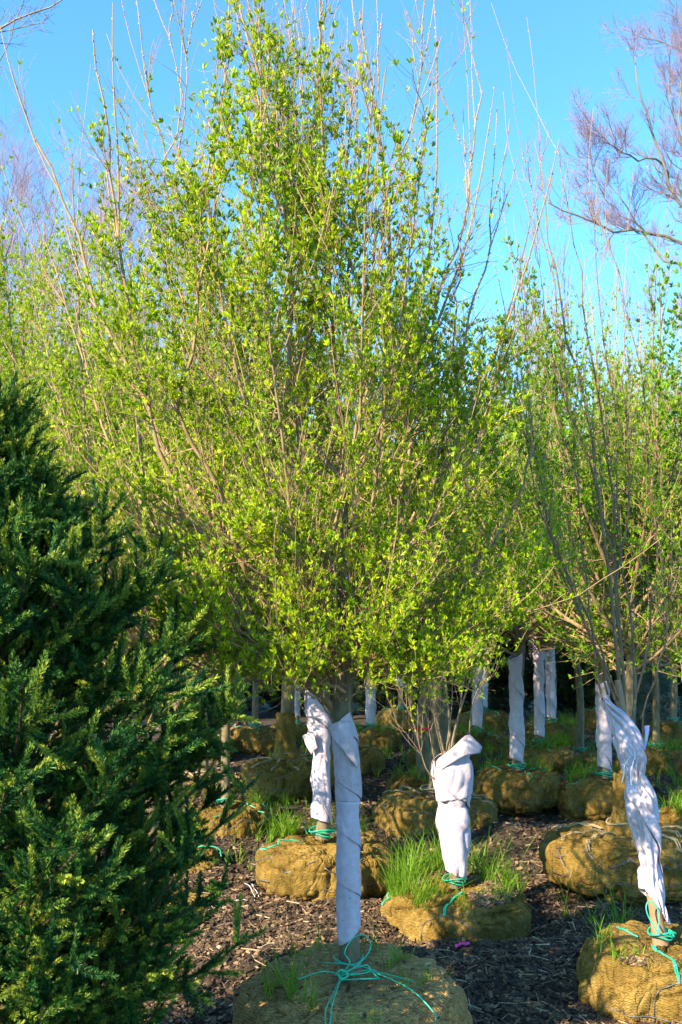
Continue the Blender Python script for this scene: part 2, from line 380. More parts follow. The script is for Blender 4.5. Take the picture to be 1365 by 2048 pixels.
# ------------------------------------------------------------------ burlap root balls
def ball_fn(R, H, seed, folds=1.0):
    """surface of a lumpy burlap ball, top centre at z=0; th angle, v 0 top .. 1 bottom"""
    def f(th, v, off=0.0):
        th, v = np.broadcast_arrays(np.asarray(th, float), np.asarray(v, float))
        ph = np.clip(v, .0, 1) * np.pi; s, c = np.sin(ph), np.cos(ph)
        r = R * np.abs(s) ** .55; z = H / 2 * np.sign(c) * np.abs(c) ** .60
        x0, y0 = np.cos(th), np.sin(th); k = s
        lump = (fbm(x0 * k * 1.5 + 9, y0 * k * 1.5, z / R * 1.6, seed, 3) - .5) * .26
        wx = fbm(x0 * 1.3, y0 * 1.3, z / R * 2, seed + 3, 2) * 2.0
        fold1 = ridge(x0 * 2.3 * k + wx, y0 * 2.3 * k - wx, z / R * 1.8, seed + 7, 7)
        fold2 = ridge(x0 * 4.2 * k - wx, y0 * 4.2 * k + wx, z / R * 1.5 + wx, seed + 11, 5)
        fold3 = ridge(x0 * 9 * k + wx, y0 * 9 * k + wx, z / R * 7, seed + 13, 3)
        c1 = ridge(x0 * 1.9 * k - wx * .8, y0 * 1.9 * k + wx, z / R * 2.6 + wx, seed + 21, 22); c2 = ridge(x0 * 3.4 * k + wx, y0 * 3.4 * k + wx * .7, z / R * 1.2 - wx, seed + 25, 18)
        c3 = ridge(x0 * 5 * k - wx * 1.5, y0 * 5 * k, z / R * 5 + wx, seed + 29, 12)
        gather = np.sin(th * 13 + wx * 6) * np.exp(-((v - .16) / .13) ** 2) * .018
        bul = np.abs(np.sin(th * 4 + seed + v * 5)) ** .6 * np.exp(-((v - .5) / .2) ** 2) * .05
        pl = ridge(x0 * 6.5 + wx, y0 * 6.5 - wx, z / R * .8 + wx * .5, seed + 17, 4) * np.exp(-((v - .42) / .2) ** 2)
        d = R * (lump - folds * (pl * .045 + fold1 * .075 + fold2 * .03 + fold3 * .010 + c1 * .045 + c2 * .035 + c3 * .02) + gather + bul) + off
        fade = np.clip(s * 3, 0, 1)
        return np.stack([(r + d * fade) * x0, (r + d * fade) * y0, z - H / 2 + d * c * .9 * (v < .98) - .03 * np.exp(-(v / .05) ** 2)], -1)
    return f
def ball_mesh(R, H, seed, nu=120, nv=60, folds=1.0):
    f = ball_fn(R, H, seed, folds); th = np.arange(nu) / nu * 2 * np.pi; v = np.linspace(.004, 1, nv) ** 1.0
    V = f(th[None, :], v[:, None]); mb = MB()
    i, j = np.meshgrid(np.arange(nv - 1), np.arange(nu), indexing='ij'); j2 = (j + 1) % nu
    F = np.stack([i * nu + j, (i + 1) * nu + j, (i + 1) * nu + j2, i * nu + j2], -1).reshape(-1, 4)
    mb.add(V, F); mb.add(V[0].mean(0)[None], np.zeros((0, 3), int)); c = mb.n - 1
    mb.F.setdefault(3, []).append(np.stack([np.full(nu, c), np.arange(nu), (np.arange(nu) + 1) % nu], -1))
    return mb, f
def on_ball(f, pts, n=40, off=.006): 
    """rope path: pts list of (theta deg, v)"""
    p = spline([(R_(a), b, 0) for a, b in pts], n); return f(p[:, 0], p[:, 1], off)
def rope(mb, pts, r, sides=6, a=None): tubes(mb, pts, np.full(len(pts), r), sides, a)
def wires(f, name, parent, seed, r=.0016):
    """the basket's zigzag steel wire pressed into the burlap"""
    mb = MB(); g = np.random.default_rng(seed); n = 9
    for row, (va, vb) in enumerate(((.36, .50), (.50, .64))):
        pts = []
        for i in range(n * 2 + 1): pts.append((i * 180 / n + g.uniform(-4, 4), (va if i % 2 else vb) + g.uniform(-.015, .015)))
        rope(mb, f(*[np.interp(np.linspace(0, n * 2, n * 10), np.arange(n * 2 + 1), [R_(p[0]) if k == 0 else p[1] for p in pts]) for k in (0, 1)], .002), r, 4)
    rope(mb, f(np.linspace(0, 6.283, 90), np.full(90, .645), .002), r, 4)
    return mb.build(name, M['wire'], parent)

def green_tie(f, parent, R, seed, name='twine', thick=.0035, loops=True, front=-90):
    """green twine circling the stem foot and running down over the burlap"""
    g = np.random.default_rng(seed); mb = MB()
    for k in range(3):
        th = np.linspace(0, 6.6, 50); rr = .05 + .008 * k + .006 * np.sin(th * 2 + k)
        pts = np.stack([rr * np.cos(th + k), rr * np.sin(th + k), .0 + .012 * k + .008 * np.sin(th * 3 + k)], -1); rope(mb, pts, thick)
    for a in (front + 6, front + 100, front + 190, front - 75):
        a += g.uniform(-12, 12); rope(mb, on_ball(f, [(a + 6, .05), (a, .12), (a - 6, .25), (a - 2, .38)], 30, .006), thick)
        rope(mb, on_ball(f, [(a + 10, .05), (a + 5, .14), (a - 1, .25), (a - 2, .38)], 30, .005), thick)
    return mb.build(name, M['twine'], parent)

# ------------------------------------------------------------------ trunk wraps of pale cloth
def wrap(name, parent, path, radii, turns=2.5, th=.005, wr=.004, seed=0, nz=110, nt=44, cut=(0, 0), topcut=(0, 0), off=None, squash=1.0, crease=1.0):
    path = spline(path, nz); radii = np.interp(np.linspace(0, 1, nz), np.linspace(0, 1, len(radii)), radii)
    s = np.linspace(0, 1, nz)[:, None]; j = np.arange(nt + 1)[None, :] / nt
    ang = 2 * np.pi * (j - turns * s) + seed
    T = nrm(np.gradient(path, axis=0)); U = nrm(np.cross(T, np.array([0, 1.0, 0.0]))); W = np.cross(T, U)
    L = np.linalg.norm(path[-1] - path[0])
    ca, sa = np.cos(ang), np.sin(ang)
    wv = (fbm(ca * 2.2 + seed, sa * 2.2, s * L * 13, seed, 3) - .5) * 2 * wr + -ridge(ca * 1.7 + s * 3, sa * 1.7, s * L * 10 - ca * 1.2, seed + 2, 3) * wr * 1.6 * crease
    r = radii[:, None] + th * (1 - j) + wv
    V = path[:, None, :] + U[:, None, :] * (ca * r)[..., None] + W[:, None, :] * (sa * r * squash)[..., None]
    zc = cut[0] * np.cos(ang - R_(cut[1])) * np.exp(-(s / .12) ** 2) + topcut[0] * np.cos(ang - R_(topcut[1])) * np.exp(-((1 - s) / .12) ** 2)
    V = V + T[:, None, :] * zc[..., None]
    mb = MB(); i, k = np.meshgrid(np.arange(nz - 1), np.arange(nt), indexing='ij'); n1 = nt + 1; q = (i * n1 + k).ravel()
    mb.add(V, np.stack([q, q + 1, q + n1 + 1, q + n1], -1))
    o = mb.build(name, M['wrap'], parent, off=off)
    md = o.modifiers.new('thickness', 'SOLIDIFY'); md.thickness = .0022; md.offset = -1
    return o
def cloth_patch(name, parent, grid, off=None, mat='wrap', thick=.002):
    """curved sheet from a grid of control points, with real thickness"""
    g = np.array(grid, float); rows = np.array([spline(r, 16) for r in g]); cols = np.array([spline(rows[:, i], 16) for i in range(16)])
    V = cols.transpose(1, 0, 2); V = V + ((fbm(V[..., 0] * 30, V[..., 1] * 30, V[..., 2] * 30, 4, 2) - .5) * .008)[..., None]
    mb = MB(); i, k = np.meshgrid(np.arange(15), np.arange(15), indexing='ij'); q = (i * 16 + k).ravel()
    mb.add(V, np.stack([q, q + 1, q + 17, q + 16], -1)); o = mb.build(name, M[mat], parent, off=off)
    md = o.modifiers.new('thickness', 'SOLIDIFY'); md.thickness = thick; return o

# ------------------------------------------------------------------ foliage builders
def leafy(limbs, limbR, r, n1=(12,), l1=.55, n2=7, l2=.22, leafsz=.022, per2=4, nl=3, per1=6, up=.7, keep=None, ang=38, six=True, whips=0, cull=None, outc=None, leaf0=0, bw=None, lw=None, t_lo=.25, zmin=None):
    """limbs (m,n,3) -> twig and leaf meshes"""
    bw = bw or MB(); lw = lw or MB()
    out = None if outc is None else (lambda p: nrm((p - outc) * [1, 1, .15]))
    c1, R1, i1, t1 = spawn(limbs, limbR, n1[0], t_lo, .97, ang, lambda t, k: l1 * (1.15 - .75 * t) * r.uniform(.5, 1.25, k), 9, up, .3, .36, .0018, r, out)
    if cull is not None:
        k_ = (r.random(len(c1)) < cull(c1[:, 4])) & (c1[..., 2].min(1) > 1.40); c1, R1, t1 = c1[k_], R1[k_], t1[k_]
    if zmin is not None: k_ = c1[..., 2].min(1) > zmin; c1, R1, t1 = c1[k_], R1[k_], t1[k_]
    tubes(bw, c1, R1, 5, a=np.clip(.3 + t1 * .4, 0, 1))
    c2, R2, i2, t2 = spawn(c1, R1, n2, .12, 1., 42, lambda t, k: l2 * (1.1 - .5 * t) * r.uniform(.4, 1.3, k), 5, up * .8, .35, .45, .0008, r)
    tubes(bw, c2, R2, 3, a=.6)
    clusters(lw, c2, R2, per2, nl, leafsz, .1, 1, keep, r, six)
    clusters(lw, c1, R1, per1, nl, leafsz, .15, 1, keep, r, six)
    if leaf0: clusters(lw, limbs, limbR, leaf0, nl, leafsz, .06, .95, keep, r, six)
    if whips:
        w, RW, _, _ = spawn(limbs, limbR, whips, .8, 1, 14, lambda t, k: r.uniform(.35, .95, k), 8, .35, .12, .7, .0016, r)
        tubes(bw, w, RW, 4, a=.85); buds(bw, w, RW, 14, r)
    return bw, lw

def generic_tree(seed, th=1.25, top=4.3, rad=1.05, nl=16, leafsz=.027, dens=1.0, upright=.9, open_base=False):
    """small vase-shaped nursery tree; trunk foot at the origin. returns trunk, branches, foliage builders"""
    r = np.random.default_rng(seed); tm = MB()
    tp = spline([(0, 0, 0), (r.normal(0, .02), r.normal(0, .02), th * .5), (r.normal(0, .04), r.normal(0, .04), th), (r.normal(0, .05), r.normal(0, .05), th + .7), (r.normal(0, .1), 0, top - .8)], 24)
    tr = np.interp(np.linspace(0, 1, 24), [0, .05, .35, 1], [.052, .042, .036, .006]); tubes(tm, tp, tr, 12)
    t = r.uniform(.0, .55, nl) ** 1.2; zst = th * .85 + t * 1.3
    st = np.stack([np.interp(zst, tp[:, 2], tp[:, 0]), np.interp(zst, tp[:, 2], tp[:, 1]), zst], -1)
    az = (np.arange(nl) * 2.4 + r.uniform(-.4, .4, nl)); el = r.uniform(R_(15), R_(50), nl) + t * .5
    d = np.stack([np.cos(az) * np.cos(el), np.sin(az) * np.cos(el), np.sin(el)], -1)
    L = np.hypot(rad, (top - zst)) * r.uniform(.72, 1.08, nl)
    lp = grow(st, d, L, 14, upright, .16, r); c = lp - tp[0]; hr = np.linalg.norm(c[..., :2], axis=-1, keepdims=True)
    lp[..., :2] = c[..., :2] * np.minimum(1, rad * 1.05 / np.maximum(hr, 1e-6)) ** .6
    lR = r.uniform(.010, .017, nl)[:, None] * np.linspace(1, .16, 14)[None]
    bm_, lm = MB(), MB(); tubes(bm_, lp, lR, 7, a=.2)
    lim = np.concatenate([lp, spline(tp[8:], 14)[None]]); limR = np.concatenate([lR, np.interp(np.linspace(.33, 1, 14), np.linspace(0, 1, 24), tr)[None]])
    kp = lambda p: np.clip((top + .15 - p[:, 2]) / (top * .18), .04, 1)
    dr, DR, _, _ = spawn(lim[:, :9], limR[:, :9], 26, .05, 1, 75, lambda t, k: r.uniform(.12, .34, k), 5, .05, .3, .4, .0016, r); tubes(bm_, dr, DR, 3, a=.5); clusters(lm, dr, DR, 6, 5, leafsz, .15, 1, None, r, False)
    low = th * .88
    leafy(lim, limR, r, (int(18 * dens),), .62, 9, .25, leafsz, 3, 5, 6, .5, kp, 36, False, 1, outc=np.array([0, 0, 2.0]), bw=bm_, lw=lm, t_lo=.04, leaf0=30, zmin=low)
    return tm, bm_, lm

def bare_tree(seed, H=14, spread=5, th=3, limbs=None, limR=None, n=(20, 8, 6, 6)):
    r = np.random.default_rng(seed); bm_ = MB(); tm = MB()
    tp = spline([(0, 0, 0), (.1, 0, th), (-.2, .1, H * .5), (.1, 0, H * .92)], 20); tr = np.linspace(H * .018, .02, 20); tubes(tm, tp, tr, 10)
    t = np.linspace(.22, .95, n[0]); idx = np.zeros(n[0], int)
    pos, tan, rad = sample(tp[None], tr[None], idx, t); az = np.arange(n[0]) * 2.4; el = R_(25) + t * .7
    d = np.stack([np.cos(az) * np.cos(el), np.sin(az) * np.cos(el), np.sin(el)], -1)
    lp = grow(pos, d, spread * (1.25 - .8 * t) * r.uniform(.8, 1.2, n[0]), 12, .5, .25, r); lR = (rad * .5)[:, None] * np.linspace(1, .15, 12)
    tubes(bm_, lp, lR, 6, a=.0)
    return tm, twiggy(bm_, lp, lR, r, spread, n)
def twiggy(bm_, lp, lR, r, sp, n=(20, 11, 9, 7), up=.5):
    a1, A1, _, _ = spawn(lp, lR, n[1], .15, 1, 40, lambda t, k: sp * .42 * (1.1 - .6 * t) * r.uniform(.5, 1.2, k), 8, up, .3, .5, .007, r)
    a2, A2, _, _ = spawn(a1, A1, n[2], .15, 1, 38, lambda t, k: sp * .2 * (1.1 - .5 * t) * r.uniform(.5, 1.2, k), 6, up, .3, .6, .004, r)
    a3, A3, _, _ = spawn(a2, A2, n[3], .15, 1, 38, lambda t, k: sp * .085 * r.uniform(.5, 1.2, k), 4, up, .3, .6, .0026, r)
    tubes(bm_, a1, A1, 4, a=.3); tubes(bm_, a2, A2, 3, a=.7); tubes(bm_, a3, A3, 3, a=1.)
    return bm_

def spruce(seed, H=2.5, R=.9, z0=.06, nwh=22, nbr=15, needles=1.0, wide=1.0, nlen=.015, side=9, sub=3, k0=1.0, prof=.45):
    """conifer with needle-covered shoots, foot at the origin; side shoots lie in flat sprays, k0 scales the shoots"""
    r = np.random.default_rng(seed); tm, bm_, nm = MB(), MB(), MB()
    tp = np.array([(0, 0, 0), (0, 0, H * .5), (.01, 0, H * .99)]); tubes(tm, spline(tp, 10), np.linspace(.045, .005, 10) * k0, 8)
    zz = z0 + (H * .97 - z0) * (np.arange(nwh) / (nwh - 1)) ** .95
    st, d, L = [], [], []
    for i, z in enumerate(zz):
        fr = 1 - z / H; k = max(5, int(nbr * (.4 + .6 * min(1, fr * 1.6))))
        az = np.arange(k) / k * 6.283 + i * 1.1 + r.uniform(-.25, .25, k); el = np.clip(R_(8) + (1 - fr) * .5 + r.normal(0, .12, k), -.2, 1.1)
        zj = z + r.uniform(-.04, .04, k)
        st.append(np.stack([0 * az, 0 * az, zj], -1)); d.append(np.stack([np.cos(az) * np.cos(el), np.sin(az) * np.cos(el), np.sin(el)], -1))
        L.append((np.interp(z, prof[0], prof[1]) if isinstance(prof, tuple) else R * np.clip(fr, .03, 1) ** prof) * r.uniform(.66, 1.12, k))
    st.append(np.array([[0, 0, H * .93]])); d.append(np.array([[.02, 0, 1.0]])); L.append(np.array([.26 * k0]))
    st, d, L = map(np.concatenate, (st, d, L))
    b = grow(st, d, L, 10, .25, .10, r); bR = (.0025 * k0 + L * .008)[:, None] * np.linspace(1, .3, 10)
    tubes(bm_, b, bR, 5, a=.3)
    def sprays(Pt, Rd, per, t0, ang, Lf, n, up, flat=.25):
        m = len(Pt); idx = np.repeat(np.arange(m), per); k = len(idx); t = t0 + (1 - t0) * ((np.tile(np.arange(per), m) + r.random(k)) / per)
        pos, tan, rad = sample(Pt, Rd, idx, np.minimum(t, .995)); sd = nrm(np.cross(tan, np.array([0, 0, 1.0]))) * np.where(np.arange(k) % 2, 1, -1)[:, None]
        q = nrm(sd + r.normal(0, flat, (k, 3)) + [0, 0, -.05]); a = np.radians(r.normal(ang, 8, k))[:, None]
        c = grow(pos, tan * np.cos(a) + q * np.sin(a), Lf(t, k), n, up, .05, r); return c, np.maximum(rad * .5, .0016 * k0)[:, None] * np.linspace(1, .6, n)[None]
    s1, S1 = sprays(b, bR, side, .22, 48, lambda t, k: (.30 * (1.05 - t) + .07) * r.uniform(.65, 1.15, k) * k0, 5, .08, .35)
    tubes(bm_, s1, S1, 4, a=.4)
    def whorl(Pt, Rd, nodes, per, ang, l0, l1):      # side shoots set all round the stem at its nodes
        idx = np.repeat(np.arange(len(Pt)), per * len(nodes)); k = len(idx); t = np.tile(np.repeat(nodes, per), len(Pt)) + r.normal(0, .012, k)
        pos, tan, rad = sample(Pt, Rd, idx, np.clip(t, 0, .99)); q = nrm(perp(tan, r) + [0, 0, .25]); a = np.radians(r.normal(ang, 9, k))[:, None]
        c = grow(pos, tan * np.cos(a) + q * np.sin(a), r.uniform(l0, l1, k) * k0 * (1.15 - .4 * t), 4, .18, .04, r); return c, np.maximum(rad * .5, .0014 * k0)[:, None] * np.linspace(1, .6, 4)[None]
    s2a, S2a = whorl(s1, S1, (.5,), sub - 1, 46, .09, .15); s2b, S2b = whorl(b, bR, (.50, .72, .90), sub, 46, .10, .17)
    s2 = np.concatenate([s2a, s2b]); S2 = np.concatenate([S2a, S2b])
    tubes(bm_, s2, S2, 3, a=.5)
    def ndl(Pt, Rd, dens, t0):
        ln = np.linalg.norm(np.diff(Pt, axis=1), axis=2).sum(1); cnt = np.maximum(3, (ln * (1 - t0) * dens).astype(int))
        idx = np.repeat(np.arange(len(Pt)), cnt); t = t0 + (1 - t0) * r.random(len(idx)); pos, tan, rad = sample(Pt, Rd, idx, t)
        q = perp(tan, r); q = nrm(q + np.array([0, 0, .45])); lean = np.where(t > .93, 1.6, .62)[:, None]; ax = nrm(tan * lean + q * .85)
        ln2 = nlen * r.uniform(.8, 1.1, len(pos)); wv = nrm(np.cross(ax, r.normal(size=ax.shape))) * (.0008 * wide)
        V = np.stack([pos - wv, pos + wv, pos + ax * ln2[:, None] + wv * .3, pos + ax * ln2[:, None] - wv * .3], 1); k = np.arange(len(pos))[:, None] * 4
        tipc = np.clip(r.random(len(pos)) * .45 + .5 * np.clip(np.repeat(r.random(len(Pt)) * 1.5 - .5, cnt), 0, 1) + .25 * (t - .6), 0, 1)  # paler by shoot and towards its tip: painted sunlit tips
        nm.add(V, k + [0, 1, 2, 3], np.repeat(tipc, 4))
    ndl(b, bR, 1500 * needles, .2); ndl(s1, S1, 1500 * needles, .08); ndl(s2, S2, 1700 * needles, .0)
    return tm, bm_, nm

def finish(root, tm, bm_, lm, bark='bark', leaf='leaf', trunk='trunk', loc=(0, 0, 0), fol='foliage'):
    if tm: tm.build('trunk', M[trunk], root, off=loc)
    if bm_: bm_.build('branches', M[bark], root, off=loc)
    if lm: lm.build(fol, M[leaf], root, smooth=False, off=loc)

# ------------------------------------------------------------------ grass blades
grass_mb = MB()
def blades(pos, h, spread=.35, r=rng, w=.004, mb=None):
    k = len(pos); az = r.random(k) * 6.283; o = np.stack([np.cos(az), np.sin(az), 0 * az], -1); le = r.normal(spread, spread * .5, k)[:, None]
    H = (h * r.uniform(.45, 1.1, k))[:, None]; up = np.array([0, 0, 1.0]); sd = np.stack([-np.sin(az), np.cos(az), 0 * az], -1)
    t = np.array([0, .3, .6, .85, 1.0]); wd = np.array([1, 1, .8, .45, .05]) * w
    cur = r.uniform(.1, .55, k)[:, None]
    V = [];
    for a, b in zip(t, wd):
        c = pos + up * (H * a * (1 - cur * a * .6)) + o * (H * (le * a + cur * a * a)); V += [c - sd * b / 2, c + sd * b / 2]
    V = np.stack(V, 1); q = np.arange(k)[:, None] * 10
    F = np.concatenate([q + [2 * i, 2 * i + 1, 2 * i + 3, 2 * i + 2] for i in range(4)])
    (mb or grass_mb).add(V, F, np.repeat(r.random(k), 10))
def tuft_on(f, base, th0, th1, v0, v1, n, h, w=.004, spread=.3):
    m = max(1, n // 9); tc = R_(1) * rng.uniform(th0, th1, m); vc = rng.uniform(v0, v1, m)
    th = np.repeat(tc, 9) + rng.normal(0, .05, m * 9); v = np.clip(np.repeat(vc, 9) + rng.normal(0, .012, m * 9), .02, .9)
    blades(f(th, v) + base - np.array([0, 0, .005]), h * np.repeat(rng.uniform(.5, 1.1, m), 9), spread, w=w)
def tuft_at(px, py, D, n, h, rad=.12, w=.004):
    c = P(px, py, D); m = max(1, n // 9); xy = c[:2] + rng.normal(0, rad, (m, 2)); xy = np.repeat(xy, 9, 0) + rng.normal(0, .012, (m * 9, 2))
    blades(np.column_stack([xy, gh(xy[:, 0], xy[:, 1])]), h * np.repeat(rng.uniform(.5, 1.1, m), 9), .3, w=w)

# ================================================================== 1. the front tree
def ball_root(name, px, py, D, R, H, seed, label, cat='tree', group=None, nu=120, nv=60, folds=1.0, mat='burlap'):
    top = P(px, py, D); root = empty(name, (top[0], top[1], top[2] - H), label, cat, group)
    mb, f = ball_mesh(R, H, seed, nu, nv, folds); b = mb.build('root_ball', M[mat], root, off=(0, 0, -H))
    return root, top, f, b, np.array(root.location)
GRP = 'balled and burlapped nursery trees'

root, top1, f1, ball1, L1 = ball_root('balled_tree', 697, 1928, 3.62, .425, .44, 3, 'big leafy tree in front, tall shaded trunk wrap, green twine bow on its ball', group=GRP, nu=320, nv=150, folds=.75, mat='burlap_worn')
tr = [(699, 1945), (699, 1850), (694, 1700), (688, 1560), (683, 1430), (686, 1340), (688, 1260), (684, 1160), (690, 1060), (688, 960)]
tpts = spline(PP(tr, 3.62, 3.72), 40); tmb = MB()
tubes(tmb, tpts, np.interp(np.linspace(0, 1, 40), [0, .06, .45, .53, .62, .72, 1], [.044, .037, .034, .036, .029, .021, .010]), 20)
tmb.build('trunk', M['trunk'], root, off=L1)
LIMBS = [  # traced main limbs: pixels, depth at start and end, start radius
 ([(692, 1448), (672, 1408), (630, 1388), (595, 1368), (578, 1330), (571, 1270), (557, 1200), (555, 1113), (551, 1021), (544, 948), (531, 886), (540, 842), (566, 783), (579, 728), (582, 673), (584, 600), (580, 520), (574, 440), (545, 330), (520, 150), (478, 10)], 3.68, 3.35, .019),
 ([(568, 1270), (507, 1230), (467, 1193), (441, 1142), (420, 1087), (372, 1047), (350, 973), (310, 880), (285, 760), (262, 640), (240, 500), (222, 330), (205, 210), (186, 60)], 3.60, 3.3, .013),
 ([(566, 1255), (533, 1204), (504, 1160), (478, 1113), (460, 1032), (438, 963), (398, 922), (372, 864), (354, 812), (361, 776), (380, 739), (398, 640), (405, 560), (400, 440), (410, 350), (440, 230), (462, 100)], 3.60, 3.15, .012),
 ([(575, 1272), (606, 1252), (661, 1248), (716, 1230), (753, 1193), (790, 1142), (819, 1094), (850, 1065), (905, 985), (950, 900), (990, 790), (1020, 680), (1030, 600)], 3.60, 3.3, .010),
 ([(572, 1265), (606, 1186), (654, 1142), (661, 1076), (680, 1032), (698, 966), (709, 875), (730, 780), (735, 660), (745, 560), (752, 460), (790, 330), (830, 240), (842, 60), (852, -20)], 3.6, 3.3, .010),
 ([(603, 1171), (614, 1131), (614, 1040), (612, 966), (610, 911), (599, 827), (592, 746), (621, 684), (628, 629), (648, 560), (662, 440), (690, 330), (700, 240), (708, 170)], 3.6, 3.4, .011),
 ([(688, 1330), (720, 1270), (760, 1200), (795, 1105), (802, 1021), (804, 930), (810, 842), (790, 776), (780, 728), (777, 600), (779, 500), (772, 400), (766, 320), (745, 180), (720, 24)], 3.70, 3.6, .018),
 ([(800, 1000), (830, 880), (850, 760), (873, 604), (907, 509), (937, 415), (942, 332), (963, 207), (959, 166), (931, 45)], 3.65, 3.7, .009),
 ([(760, 1190), (830, 1050), (880, 900), (915, 760), (944, 600), (986, 509), (986, 419), (1008, 340), (1020, 238)], 3.7, 3.8, .010),
 ([(905, 700), (920, 560), (925, 470), (942, 332), (915, 270), (880, 168)], 3.7, 3.6, .005),
 ([(690, 1350), (640, 1250), (560, 1180), (470, 1100), (400, 1000), (330, 900), (270, 760), (190, 600), (161, 476), (128, 403), (92, 311), (48, 227), (22, 140)], 3.75, 3.9, .016),
 ([(600, 1290), (520, 1270), (430, 1210), (360, 1120), (300, 1060), (245, 1008)], 3.7, 3.5, .014),
 ([(686, 1365), (600, 1310), (500, 1255), (420, 1180), (350, 1110), (315, 1060), (250, 960), (205, 840), (170, 720), (130, 600), (90, 480)], 3.8, 4.1, .015),
 ([(560, 700), (480, 620), (440, 560), (400, 480), (363, 430), (352, 400), (337, 322), (311, 238), (286, 110), (274, -10)], 3.7, 3.7, .007),
 ([(430, 600), (360, 480), (340, 400), (325, 330), (362, 230), (368, 190), (345, 100), (342, -10)], 3.6, 3.6, .006),
 ([(345, 330), (366, 240), (378, 110), (392, -10)], 3.6, 3.6, .0035),
 ([(584, 640), (600, 500), (615, 420), (618, 300), (632, 200), (640, 130), (645, 15)], 3.5, 3.5, .007),
 ([(600, 520), (590, 380), (592, 200), (588, 80), (568, 0)], 3.75, 3.75, .006),
 ([(640, 600), (618, 420), (600, 260), (612, 80), (618, -10)], 3.7, 3.75, .006),
 ([(575, 440), (560, 330), (548, 220), (520, 130), (500, 30), (498, -10)], 3.5, 3.45, .006),
 ([(690, 640), (700, 500), (720, 380), (712, 240), (700, 165)], 3.5, 3.5, .006),
 ([(700, 1290), (790, 1250), (880, 1195), (960, 1120), (1030, 1000), (1060, 900), (1075, 800)], 3.8, 3.95, .013),
 ([(690, 1340), (770, 1310), (850, 1290), (930, 1260), (1010, 1215), (1060, 1150)], 3.7, 3.6, .010),
 ([(690, 1345), (640, 1330), (560, 1320), (480, 1300), (420, 1270), (370, 1230)], 3.7, 3.55, .011),
 ([(686, 1360), (660, 1345), (600, 1345), (530, 1360), (450, 1352), (390, 1330)], 3.7, 3.5, .008),
 ([(690, 1330), (740, 1345), (800, 1335), (860, 1330)], 3.7, 3.45, .006),
 ([(690, 1380), (720, 1350), (780, 1330), (840, 1300), (900, 1290)], 3.65, 3.9, .007), ([(690, 1385), (650, 1360), (600, 1330), (540, 1310), (470, 1250), (420, 1180)], 3.6, 3.3, .009),
 ([(686, 1370), (640, 1350), (580, 1310), (500, 1290), (430, 1300), (380, 1290)], 3.75, 4.1, .008), ([(690, 1340), (670, 1290), (640, 1260), (600, 1200), (570, 1130), (520, 1060)], 3.65, 3.3, .008),
 ([(690, 1400), (715, 1385), (740, 1350), (745, 1310), (760, 1270)], 3.6, 3.4, .005), ([(688, 1400), (660, 1385), (625, 1395), (600, 1380)], 3.6, 3.4, .004),
]
lim = np.array([spline(PP(p, a, b), 20) for p, a, b, _ in LIMBS])
lim[:, 1:-1] += rng.normal(0, .006, (len(lim), 18, 3))
limR = np.array([r0 * np.interp(np.linspace(0, 1, 20), [0, .5, 1], [1, .54, .19]) for *_, r0 in LIMBS]) * .88
# limbs that leave the trunk towards the back and sides
nb = 18; zt = rng.uniform(1.32, 2.2, nb); az = np.arange(nb) * 2.4
base = tpts[np.searchsorted(tpts[:, 2], zt).clip(0, 39)]
el = rng.uniform(R_(28), R_(58), nb); dd = np.stack([np.cos(az) * np.cos(el), np.sin(az) * np.cos(el) , np.sin(el)], -1)
ex = grow(base, dd, rng.uniform(1.2, 2.25, nb), 20, .8, .16)
ex[..., 0] = base[:, None, 0] + (ex[..., 0] - base[:, None, 0]) * .85
lim = np.concatenate([lim, ex]); limR = np.concatenate([limR, rng.uniform(.006, .010, nb)[:, None] * np.linspace(1, .15, 20)])
bmb, lmb = MB(), MB(); tubes(bmb, lim, limR, 8, a=np.repeat(.3, len(lim)))
ENV_X = np.array([-200, 40, 130, 250, 350, 430, 470, 530, 600, 690, 720, 780, 850, 900, 960, 1040, 1100, 1200]); ENV_Y = np.array([520, 400, 300, 290, 330, 260, 70, 40, 100, 150, 300, 330, 420, 520, 570, 640, 760, 900])
def inside(p, soft=280.0):     # how far a point lies below the crown's uneven top, 0 outside .. 1 well inside
    top = CAMH + (HY - np.interp(p[:, 0] / 3.6 * FPX + CX, ENV_X, ENV_Y)) / FPX * 3.6
    return np.clip((top - p[:, 2]) / (soft / FPX * 3.6) + .12, 0, 1)
def keep1(p):      # young leaves stop short of the whip tips
    k = np.clip(inside(p) * 1.1, .03, 1) * np.clip((p[:, 2] - 1.34) / .18, 0, 1)
    return np.where(fbm(p[:, 0] * 6, p[:, 1] * 6, p[:, 2] * 6, 3, 2) < .38, k * .3, k)
leafy(lim, limR, rng, (26,), .46, 11, .16, .0200, 4, 5, 8, .42, keep1, 42, True, 0, cull=lambda p: np.clip(inside(p) * 1.6, .06, 1), outc=np.array([0, 3.7, 2.0]), leaf0=8, bw=bmb, lw=lmb, t_lo=.1)
sh, SH, _, st_ = spawn(lim, limR, 5, .15, .85, 30, lambda t, k: rng.uniform(.35, .95, k), 10, .45, .22, .45, .0020, rng, None, .35)
k_ = (rng.random(len(sh)) < np.clip(inside(sh[:, -1], 400) * 1.5, .06, 1)) & (sh[..., 2].min(1) > 1.42); sh, SH = sh[k_], SH[k_]; tubes(bmb, sh, SH, 5, a=.6); clusters(lmb, sh, SH, 9, 4, .019, .3, 1, keep1)
dr, DR, _, _ = spawn(lim[:, :12], limR[:, :12], 12, .1, .95, 75, lambda t, k: rng.uniform(.10, .26, k), 5, .05, .3, .4, .0014); k_ = dr[..., 2].min(1) > 1.38; dr, DR = dr[k_], DR[k_]; tubes(bmb, dr, DR, 3, a=.5); clusters(lmb, dr, DR, 5, 5, .019, .2, 1, keep1)
